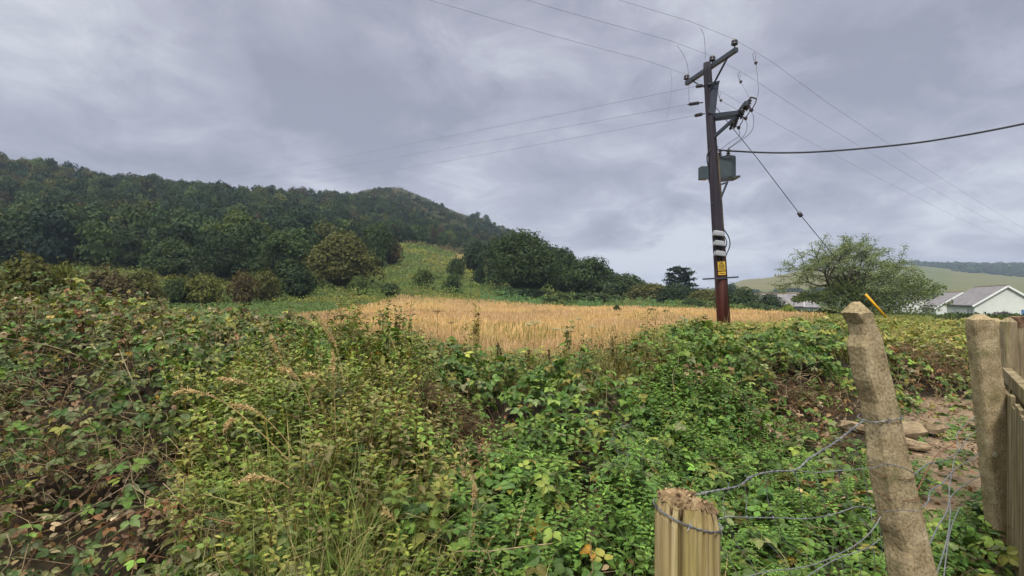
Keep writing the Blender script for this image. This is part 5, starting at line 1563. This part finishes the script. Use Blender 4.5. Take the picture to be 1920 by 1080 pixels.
def barbed(name, label, P, r=.0018, pitch=.045, barbs=.11, seed=1, mat_=None, cat='barbed wire'):
    q = np.random.default_rng(seed); s = spline(P, 16)
    seg = np.linalg.norm(np.diff(s, axis=0), axis=1); L_ = np.concatenate([[0], np.cumsum(seg)])
    n = int(L_[-1] / .006) + 2; t = np.linspace(0, L_[-1], n); S_ = np.stack([np.interp(t, L_, s[:, k]) for k in range(3)], -1)
    T = norm(np.gradient(S_, axis=0)); a = norm(np.cross(T, [0.1, .3, 1.0])); b = np.cross(T, a)
    mb = MB()
    for ph in (0, pi):
        w = t / pitch * 2 * pi + ph
        mb.add(*tube(S_ + r * .95 * (np.cos(w)[:, None] * a + np.sin(w)[:, None] * b), r, 5))
    root = mb.build(name, mat_ or M_wire, loc=S_[0]); tag(root, label, cat)
    x = barbs * .5
    while x < L_[-1]:
        i = int(x / L_[-1] * (n - 1)); mb2 = MB()
        for k in range(2):
            d = norm(a[i] * q.normal() + b[i] * q.normal() + T[i] * .3)
            mb2.add(*tube([S_[i] + T[i] * .003 * k - d * .014, S_[i] + T[i] * .003 * k, S_[i] + d * .016], [.0004, r * .8, .0004], 4))
        w = np.linspace(0, 4 * pi, 14); mb2.add(*tube(S_[i] + T[i] * np.linspace(-.005, .005, 14)[:, None] + r * 2.4 * (np.cos(w)[:, None] * a[i] + np.sin(w)[:, None] * b[i]), r * .75, 4))
        mb2.build('barb', mat_ or M_wire, root)
        x += barbs * q.uniform(.85, 1.15)
    return root

def fence_wire():
    c, D, R, zt = ST
    ring = []
    for k in range(15):
        a = RAD(150 + k * 360 / 14 * .96); z = zt - .045 + .03 * cos(a - 2.6) - .012 * sin(a)
        ring.append([c[0] + (R + .007) * cos(a), D + (R + .007) * sin(a), z])
    barbed('barbed_wire', 'galvanised barbed wire wrapped round the split wooden post top', ring, .0015, .036, .12, 3)
    pts = [(1296, 930, D + .06), (1330, 922, 1.47), (1385, 911, 1.5), (1410, 893, 1.52), (1450, 884, 1.54), (1492, 881, 1.57), (1520, 858, 1.6), (1565, 830, 1.64), (1600, 803, 1.67), (1622, 786, 1.67)]
    barbed('barbed_wire', 'twisted barbed wire sagging up from the split wooden post to the leaning concrete post', [at(*p) for p in pts], .0016, .036, .075, 4)
    bx, PD_, ln = CP
    for y_, lab in ((884, 'thin rusty tie wire round the leaning concrete post below the barbed loop'), (922, 'lower rusty tie wire biting into the leaning concrete post')):
        ring = []
        for k in range(13):
            a = RAD(175 + k * 30); zz = EYE - (y_ - 560) / 1000 * 1.75 + .010 * cos(a + y_); hw_ = .076 - .036 * zz / 1.59 + .004
            ring.append([bx + ln * zz + hw_ * np.sign(cos(a)) * abs(cos(a)) ** .6, PD_ + hw_ * .86 * np.sign(sin(a)) * abs(sin(a)) ** .6, zz])
        o = MB(); o.add(*tube(spline(ring, 6), .0012, 5)); tag(o.build('tie_wire', M_rust, loc=ring[0]), lab, 'wire')
    ring = []
    for k in range(13):
        a = RAD(175 + k * 30); z = at(0, 781, D)[2] - .0 + .006 * cos(a)
        zz = EYE - (781 - 560) / 1000 * 1.75 + .012 * cos(a); hw = .047
        ring.append([bx + ln * zz + hw * 1.16 * np.sign(cos(a)) * abs(cos(a)) ** .6, PD_ + .046 * np.sign(sin(a)) * abs(sin(a)) ** .6 * 1.15, zz])
    barbed('barbed_wire', 'barbed wire looped once round the leaning concrete post at its middle', ring, .0014, .036, .2, 5)
fence_wire()

def strand(P, r=.0014, n=10):
    return tube(spline(P, n), r, 5)

def netting():
    q = np.random.default_rng(31)
    P = lambda *l: [at(*p) for p in l]
    g = thing('wire_netting', 'sagging stock netting hanging between the split wooden post and the leaning concrete post', 'wire netting', at(1345, 975, 1.48))
    D1, D2 = 1.46, 1.68
    rows = [P((1490, 882, 1.58), (1530, 886, 1.6), (1580, 882, 1.63), (1640, 877, 1.68)),
            P((1342, 975, D1), (1365, 969, 1.48), (1400, 970, 1.5), (1460, 971, 1.54), (1520, 972, 1.58), (1570, 962, 1.62), (1610, 950, 1.66), (1648, 960, D2)),
            P((1385, 1085, 1.5), (1440, 1072, 1.53), (1520, 1060, 1.58), (1590, 1030, 1.63), (1630, 1000, 1.66), (1652, 968, D2)),
            P((1500, 1090, 1.56), (1560, 1052, 1.6), (1625, 1028, 1.65), (1650, 1010, D2)),
            P((1300, 928, D1 + .03), (1340, 960, 1.5), (1338, 1000, 1.52), (1385, 1080, 1.54))]
    for k, r in enumerate(rows):
        MB().add(*strand(r, .0017 if k < 4 else .0011)).build('line_wire', M_wire, g)
    top = spline(P((1345, 935, 1.48), (1400, 905, 1.51), (1492, 885, 1.57), (1560, 850, 1.63), (1622, 800, 1.68)), 12)
    mid = spline(rows[1], 12); bot = spline(rows[2], 12)
    pick = lambda S_, t: S_[int(np.clip(t, 0, 1) * (len(S_) - 1))]
    for i, t in enumerate((.08, .24, .36, .5, .62, .76, .9)):
        a, b, c_ = pick(top, t), pick(mid, t + .05), pick(bot, t + .06)
        pts = [a, (a + b) / 2 + q.normal(0, .008, 3), b, (b + c_) / 2 + q.normal(0, .012, 3), c_, c_ + np.array([.015, 0, -.12])]
        MB().add(*strand(pts, .0010)).build('stay_strand', M_wire, g)
        MB().add(*lathe(b - np.array([0, 0, .004]), (0, 0, 1), [(0, .002), (.002, .0035), (.006, .0035), (.008, .002)], 6)).build('knot', M_wire, g)
    for pts in (P((1655, 960, D2 - .09), (1690, 957, 1.66), (1722, 957, 1.66)), P((1640, 877, D2 - .02), (1665, 870, 1.64), (1700, 880, 1.66), (1722, 892, 1.72), (1758, 908, 1.9))):
        MB().add(*strand(pts, .0015)).build('line_wire', M_wire, g)
    g = thing('wire_netting', 'tangled loose netting between the leaning concrete post and the post with the lichen spot', 'wire netting', at(1735, 940, 2.0))
    for pts, m, r in ((P((1712, 892, 1.8), (1740, 870, 2.0), (1775, 862, 2.3), (1798, 845, 2.6), (1815, 820, 3.0), (1832, 808, 3.3)), M_wire, .0024),
                   (P((1722, 958, 1.72), (1740, 940, 1.8), (1745, 920, 1.9), (1768, 905, 2.1), (1790, 880, 2.4), (1812, 866, 2.8), (1836, 850, 3.3)), M_wire, .0024),
                   (P((1738, 1030, 1.75), (1760, 985, 1.9), (1775, 960, 2.0), (1782, 935, 2.2), (1800, 915, 2.5), (1840, 890, 3.2)), M_wire, .0024),
                   (P((1755, 1080, 1.75), (1768, 1040, 1.85), (1778, 1000, 1.95), (1782, 960, 2.1), (1780, 920, 2.2), (1786, 880, 2.4), (1790, 858, 2.5)), M_wire, .0024),
                   (P((1770, 1080, 1.8), (1776, 1030, 1.9), (1785, 985, 2.1), (1800, 950, 2.4)), M_wire, .002),
                   (P((1715, 930, 1.8), (1740, 880, 2.0), (1760, 850, 2.2), (1790, 830, 2.5), (1810, 800, 2.9), (1822, 786, 3.2)), M_rust, .0022),
                   (P((1798, 845, 2.6), (1794, 815, 2.7), (1812, 795, 3.0), (1830, 780, 3.3)), M_wire, .0018)):
        MB().add(*strand(pts, r)).build('line_wire', m, g)
    # a bent offcut standing in the brambles
    g = thing('wire_netting', 'bent offcut of netting sticking out of the brambles above the wooden post', 'wire netting', at(1190, 860, 3.6))
    Q = lambda *l: [at(x, y, 3.55 + d) for x, y, d in l]
    for pts in (Q((1152, 806, 0), (1175, 798, 0), (1200, 812, .05), (1245, 838, .1), (1268, 856, .12)), Q((1156, 845, 0), (1175, 852, .02), (1205, 860, .06), (1240, 870, .1)), Q((1152, 806, 0), (1150, 825, 0), (1156, 845, 0), (1165, 868, 0)), Q((1178, 800, 0), (1176, 826, .02), (1178, 850, .02), (1172, 880, 0)), Q((1197, 812, .05), (1205, 840, .06), (1204, 870, .06), (1212, 905, .06)), Q((1240, 838, .1), (1232, 858, .1), (1240, 885, .1), (1246, 910, .1))):
        MB().add(*strand(pts, .0019)).build('line_wire', M_wire, g)
netting()

def rubble():
    def slab(px, py, d, s, yaw, tilt, lab, seed):
        q = np.random.default_rng(seed); c = at(px, py, d); c[2] = max(c[2] - .03, .02)
        m = 9; ang = np.sort(q.uniform(0, 2 * pi, m)); V = []
        for z, k in ((-.5, .9), (-.2, 1.0), (.3, 1.0), (.5, .88)):
            for a, rr in zip(ang, q.uniform(.85, 1.1, m)): V.append([cos(a) * s[0] * k * rr, sin(a) * s[1] * k * rr, z * s[2] + q.normal(0, .006)])
        V = np.array(V); ct, st = cos(tilt), sin(tilt)
        V = np.stack([V[:, 0] * ct - V[:, 2] * st, V[:, 1], V[:, 0] * st + V[:, 2] * ct], -1); V = rotz(V, yaw) + c
        F = [[i * m + j, i * m + (j + 1) % m, (i + 1) * m + (j + 1) % m, (i + 1) * m + j] for i in range(3) for j in range(m)] + [list(range(m))[::-1], [3 * m + j for j in range(m)]]
        mb = MB(); mb.add(V, F); o = mb.build('stone_slab', M_slab, loc=c); tag(o, lab, 'stone')
    slab(1612, 798, 5.6, (.17, .20, .09), .5, -.30, 'sandy broken slab half hidden behind the leaning concrete post', 1)
    slab(1700, 800, 6.0, (.22, .26, .09), -.2, .12, 'widest tan broken slab lying on the bare path by the leaning post', 2)
    slab(1742, 797, 6.2, (.12, .15, .10), .9, -.2, 'small dark-edged stone at the end of the broken slabs on the path', 3)
    slab(1712, 828, 5.6, (.10, .17, .06), .2, .05, 'low flat stone in front of the widest broken slab on the path', 4)
rubble()

# ------------------------------------------------------------------ single stalks
def stalk(label, pts, d, r=.0022, head=0.0, col=(.42, .30, .13), hcol=(.50, .36, .19), seed=0, name='grass_stalk', dense=26, cat='grass stalk', hw=.02):
    q = np.random.default_rng(seed + 77)
    P = [at(x, y, d + .02 * i) for i, (x, y) in enumerate(pts)]
    s = spline(P, 8); mb = MB(); n = len(s)
    mb.add(*tube(s, np.linspace(r, r * .45, n), 5), col=col)
    root = mb.build(name, M_straw, loc=s[0]); tag(root, label, cat)
    if head:
        V4 = np.array([(0, 0, 0), (-.16, .45, .03), (0, 1, -.1), (.16, .45, .03)]); F4 = np.array([(0, 3, 2, 1)])
        i0 = int(n * (1 - head)); m = dense * (n - i0) // 3
        i = q.integers(i0, n - 1, m); T = norm(np.gradient(s, axis=0))[i]
        k = np.sin(np.clip((i - i0) / max(1, n - i0), .05, 1) * pi) * .7 + .3
        dv = T + q.normal(0, .45, (m, 3)) + np.array([0, 0, -.35])
        hb = MB(); scatter(hb, V4, F4, s[i] + q.normal(0, .0035, (m, 3)), frames(q.normal(0, 1, (m, 3)), dv), hw * 1.3 * k * q.uniform(.6, 1.3, m), np.array(hcol) * np.exp(q.normal(0, .2, (m, 1))))
        hb.build('seed_head', M_straw, root)
    return root
stalk('long golden grass stalk arching left over the dark brambles, its tip curled down', [(540, 862), (500, 822), (440, 768), (395, 742), (350, 732), (322, 740)], 2.75, .0028, .45, seed=1)
stalk('golden grass stalk with a feathery head just right of the longest arching one', [(552, 850), (525, 812), (490, 778), (465, 764), (430, 758)], 2.8, .0022, .5, seed=2)
stalk('drooping one-sided dry seed head low over the brambles, near the reddish cane', [(542, 915), (520, 902), (480, 893), (435, 906)], 2.5, .0022, .7, seed=3)
stalk('small drooping seed head below the longest arching stalk', [(450, 790), (435, 786), (425, 798), (421, 812)], 2.75, .0015, .8, seed=4)
stalk('pale stalk with a long flattened head near the top of the bank', [(490, 737), (470, 722), (440, 712), (405, 708)], 3.2, .0018, .6, seed=5)
stalk('tallest upright straw-coloured grass stalk against the meadow edge', [(632, 860), (629, 800), (627, 740), (626, 690), (624, 655)], 3.0, .0024, .45, seed=6)
stalk('curved pale stalk leaning left, tip above the bramble crest by the meadow', [(645, 720), (640, 690), (630, 650), (615, 620), (602, 597)], 3.3, .0022, .55, seed=7)
stalk('slender stalk with a pale head leaning left beside the tallest upright one', [(590, 790), (578, 750), (560, 712), (540, 694), (520, 690)], 3.0, .0022, .55, seed=8)
stalk('thin straw stalk rising steeply out of the nettles, with a narrow head', [(560, 740), (540, 700), (522, 660), (506, 628)], 3.3, .0018, .45, seed=9)
stalk('green-gold arching stalk with spaced spikelets right of the pale-headed stalk', [(620, 735), (600, 712), (585, 702), (565, 705)], 3.1, .0016, .6, seed=10)
stalk('dry spikelet stem standing among bright nettles left of the dead patch', [(884, 960), (888, 935), (890, 908)], 2.6, .0016, .7, seed=11)
stalk('thin curved straw among the low nettles near the picture bottom', [(745, 1015), (748, 990), (735, 970), (720, 955)], 2.4, .0016, .4, seed=12)
def cane(label, pts, d, r, col, seed=0):
    s = spline([at(x, y, d + .015 * i) for i, (x, y) in enumerate(pts)], 8); mb = MB()
    mb.add(*tube(s, np.linspace(r, r * .55, len(s)), 6), col=col)
    o = mb.build('bare_cane', M_stem, loc=s[0]); tag(o, label, 'dead stem')
cane('long pale bare stick leaning across the dark bramble bank', [(272, 768), (258, 735), (240, 695), (224, 655)], 4.2, .0045, (.42, .33, .22))
cane('short forked-looking pale stick below the long pale stick', [(252, 762), (240, 738), (233, 714)], 4.1, .003, (.36, .28, .18))
cane('reddish brown bramble cane curving over the low growth at the bottom', [(452, 984), (420, 978), (380, 968), (345, 950), (328, 930)], 2.55, .004, (.20, .11, .055))
cane('bare pale twig beside the dead brown patch on the bank', [(200, 684), (188, 664), (174, 648)], 4.6, .0035, (.40, .30, .22))
cane('hooked grey twig standing out of the brown litter', [(182, 1044), (200, 1010), (200, 975)], 2.9, .003, (.30, .24, .17))
cane('long thin cane crossing the browning brambles at the picture edge', [(150, 668), (100, 650), (50, 640), (8, 634)], 4.6, .004, (.22, .17, .10))

def dock(px, py0, py1, d, label, seed):
    q = np.random.default_rng(seed); p0, p1 = at(px, py0, d), at(px + q.normal(0, 2), py1, d)
    p0[2] = min(p0[2], .9)
    s = spline([p0, (p0 + p1) / 2 + q.normal(0, .01, 3), p1], 10); mb = MB(); mb.add(*tube(s, np.linspace(.006, .003, len(s)), 5), col=(.12, .075, .035))
    o = mb.build('dock_plant', M_stem, loc=s[0]); tag(o, label, 'dock plant', 'brown dock spikes along the bramble crest')
    m = 150; t = q.uniform(.2, 1, m); P = p0 + (p1 - p0) * t[:, None] + q.normal(0, 1, (m, 3)) * (.022 * (1.15 - t))[:, None]
    V4 = np.array([(0, 0, 0), (-.5, .5, 0), (0, 1, 0), (.5, .5, 0)]); F4 = np.array([(0, 3, 2, 1)])
    hb = MB(); scatter(hb, V4, F4, P, frames(q.normal(0, 1, (m, 3)), q.normal(0, 1, (m, 3))), q.uniform(.012, .026, m), np.array([.13, .085, .04]) * np.exp(q.normal(0, .3, (m, 1))))
    hb.build('seed_head', M_stem, o)
for i, (x, a, b, d, l) in enumerate(((933, 690, 642, 6.6, 'taller of the paired brown dock spikes against the straw meadow'), (938, 690, 652, 6.7, 'shorter of the paired brown dock spikes against the straw meadow'), (872, 695, 652, 6.4, 'brown dock spike to the left of the paired spikes'), (886, 695, 650, 6.4, 'dark dock spike between the single brown spike and the paired spikes'), (1030, 690, 655, 6.8, 'thin brown dock spike right of the paired spikes'), (1150, 670, 633, 7.4, 'dark leafy dock spike alone at the meadow edge before the bramble crown'), (990, 692, 656, 6.8, 'small brown dock spike close right of the paired spikes'), (742, 624, 602, 9.5, 'short russet spike standing in the straw at the narrow end of the meadow'))):
    dock(x, a + 14, b, d, l, i)

def umbel(px, py, d, label, hs=1.0, col=(.30, .30, .20), seed=0):
    q = np.random.default_rng(seed + 900); t = at(px, py, d); b = np.array([t[0] + q.normal(0, .04), t[1], float(ground(t[0], t[1]))])
    r = thing('hogweed', label, 'wild plant', b, 'umbel flowers standing in the meadow')
    mb = MB(); s = spline([b, (b + t) / 2 + q.normal(0, .02, 3), t], 6); mb.add(*tube(s, np.linspace(.007, .004, len(s)), 5), col=(.20, .17, .07)); mb.build('stem', M_straw, r)
    mb = MB(); V4 = np.array([(0, 0, 0), (-.5, .5, 0), (0, 1, 0), (.5, .5, 0)]); F4 = np.array([(0, 3, 2, 1)])
    for i in range(12):
        a = i * 2.4; rr = .10 * hs * math.sqrt((i + .5) / 12); e = t + np.array([cos(a) * rr, sin(a) * rr, .05 * hs + q.normal(0, .006)])
        mb.add(*tube([t, e], .002, 3, False), col=(.2, .18, .08))
        m = 14; scatter(mb, V4, F4, e + q.normal(0, 1, (m, 3)) * np.array([.02, .02, .005]) * hs, frames(np.array([0, 0, 1.]) + q.normal(0, .3, (m, 3)), q.normal(0, 1, (m, 3))), np.full(m, .016 * hs), np.array(col) * np.exp(q.normal(0, .2, (m, 1))))
    mb.build('flower_head', M_straw, r)
for i, (x, y, d, h, l) in enumerate(((1003, 610, 10.5, 1.3, 'largest pale flat hogweed head in the middle of the meadow'), (992, 612, 11, .9, 'smaller pale hogweed head beside the largest one'), (820, 588, 12, 1.2, 'dark brown dried hogweed head standing over the straw'), (846, 608, 11, .8, 'low brown hogweed head by the dried dark one'), (1085, 600, 14, 1.0, 'pale hogweed head right of the meadow centre'), (1110, 616, 11, .9, 'greenish hogweed head low in the straw before the bramble crown'), (1066, 624, 10, 1.1, 'white-topped hogweed at the front edge of the meadow'), (1042, 620, 10.4, .8, 'small white-topped hogweed next to the front meadow edge'), (1160, 592, 16, .9, 'thin brown hogweed under the single small meadow bush'))):
    umbel(x, y, d, l, h, (.16, .10, .05) if 'brown' in l else (.42, .43, .30), i)

def sapling(px, base, top, hw, d, label, seed, col):
    q = np.random.default_rng(seed + 40); b = at(px, base, d); b[2] = float(ground(b[0], b[1])); t = at(px, top, d)
    r = thing('sapling', label, 'sapling', b)
    mb = MB(); lb = MB(); w = hw / 1000 * d; t0 = small_leaflet(.22, .2)
    for i in range(6):
        e = t + np.array([q.uniform(-w, w) * .8, q.uniform(-w, w) * .5, -q.uniform(0, .35) * (t[2] - b[2])])
        s = spline([b, b + (e - b) * .5 + q.normal(0, .04, 3), e], 6); mb.add(*tube(s, np.linspace(.010, .003, len(s)), 4, False), col=(.14, .12, .05))
        m = 46; k = q.integers(len(s) // 3, len(s), m); dv = q.normal(0, 1, (m, 3)) * [1, 1, .4] + [0, 0, .3]
        scatter(lb, t0[0], t0[1], s[k], frames(np.array([0, -.2, .9]) + q.normal(0, .5, (m, 3)), dv), q.uniform(.06, .12, m) * (d / 14) ** .5, np.array(col) * np.exp(q.normal(0, .25, (m, 1))))
    mb.build('stem', M_stem, r); lb.build('leaves', M_leaf, r)
sapling(718, 600, 560, 14, 15, 'young willow-like sapling at the narrow end of the straw meadow', 1, (.085, .12, .04))
sapling(750, 610, 565, 10, 14, 'leafy sapling beside the young willow-like one in the straw', 2, (.09, .125, .035))
sapling(890, 622, 572, 12, 12, 'yellowing sapling standing alone in the middle of the straw meadow', 3, (.24, .20, .05))
sapling(765, 625, 592, 9, 10.5, 'bright yellow-green sapling at the bramble edge of the meadow', 4, (.17, .22, .05))
sapling(1066, 640, 600, 8, 10, 'thin green sapling among the white-topped hogweed', 5, (.14, .17, .05))
sapling(85, 545, 478, 40, 9.2, 'leafy bright-green shoots topping the bramble bank', 6, (.085, .14, .035))
sapling(20, 548, 490, 30, 8.8, 'leafy green shoots at the picture edge on top of the bramble bank', 7, (.075, .13, .035))

# ------------------------------------------------------------------ the damp air between here and the hill
def haze():
    x0, x1, y0, y1, z0, z1 = -2560, 2560, -620, 2760, -9, 128
    V = [(x, y, z) for z in (z0, z1) for x, y in ((x0, y0), (x1, y0), (x1, y1), (x0, y1))]
    F = [[3, 2, 1, 0], [4, 5, 6, 7], [0, 1, 5, 4], [1, 2, 6, 5], [2, 3, 7, 6], [3, 0, 4, 7]]
    m = bpy.data.materials.new('haze'); m.use_nodes = True; nt = m.node_tree; nt.nodes.clear()
    out = nt.nodes.new('ShaderNodeOutputMaterial'); p = nt.nodes.new('ShaderNodeVolumePrincipled')
    p.inputs['Color'].default_value = (0.62, 0.74, 1.0, 1); p.inputs['Density'].default_value = 0.00026
    nt.links.new(p.outputs[0], out.inputs['Volume'])
    mb = MB(); mb.add(np.array(V, float), F); o = mb.build('haze', m); tag(o, kind='stuff')
haze()
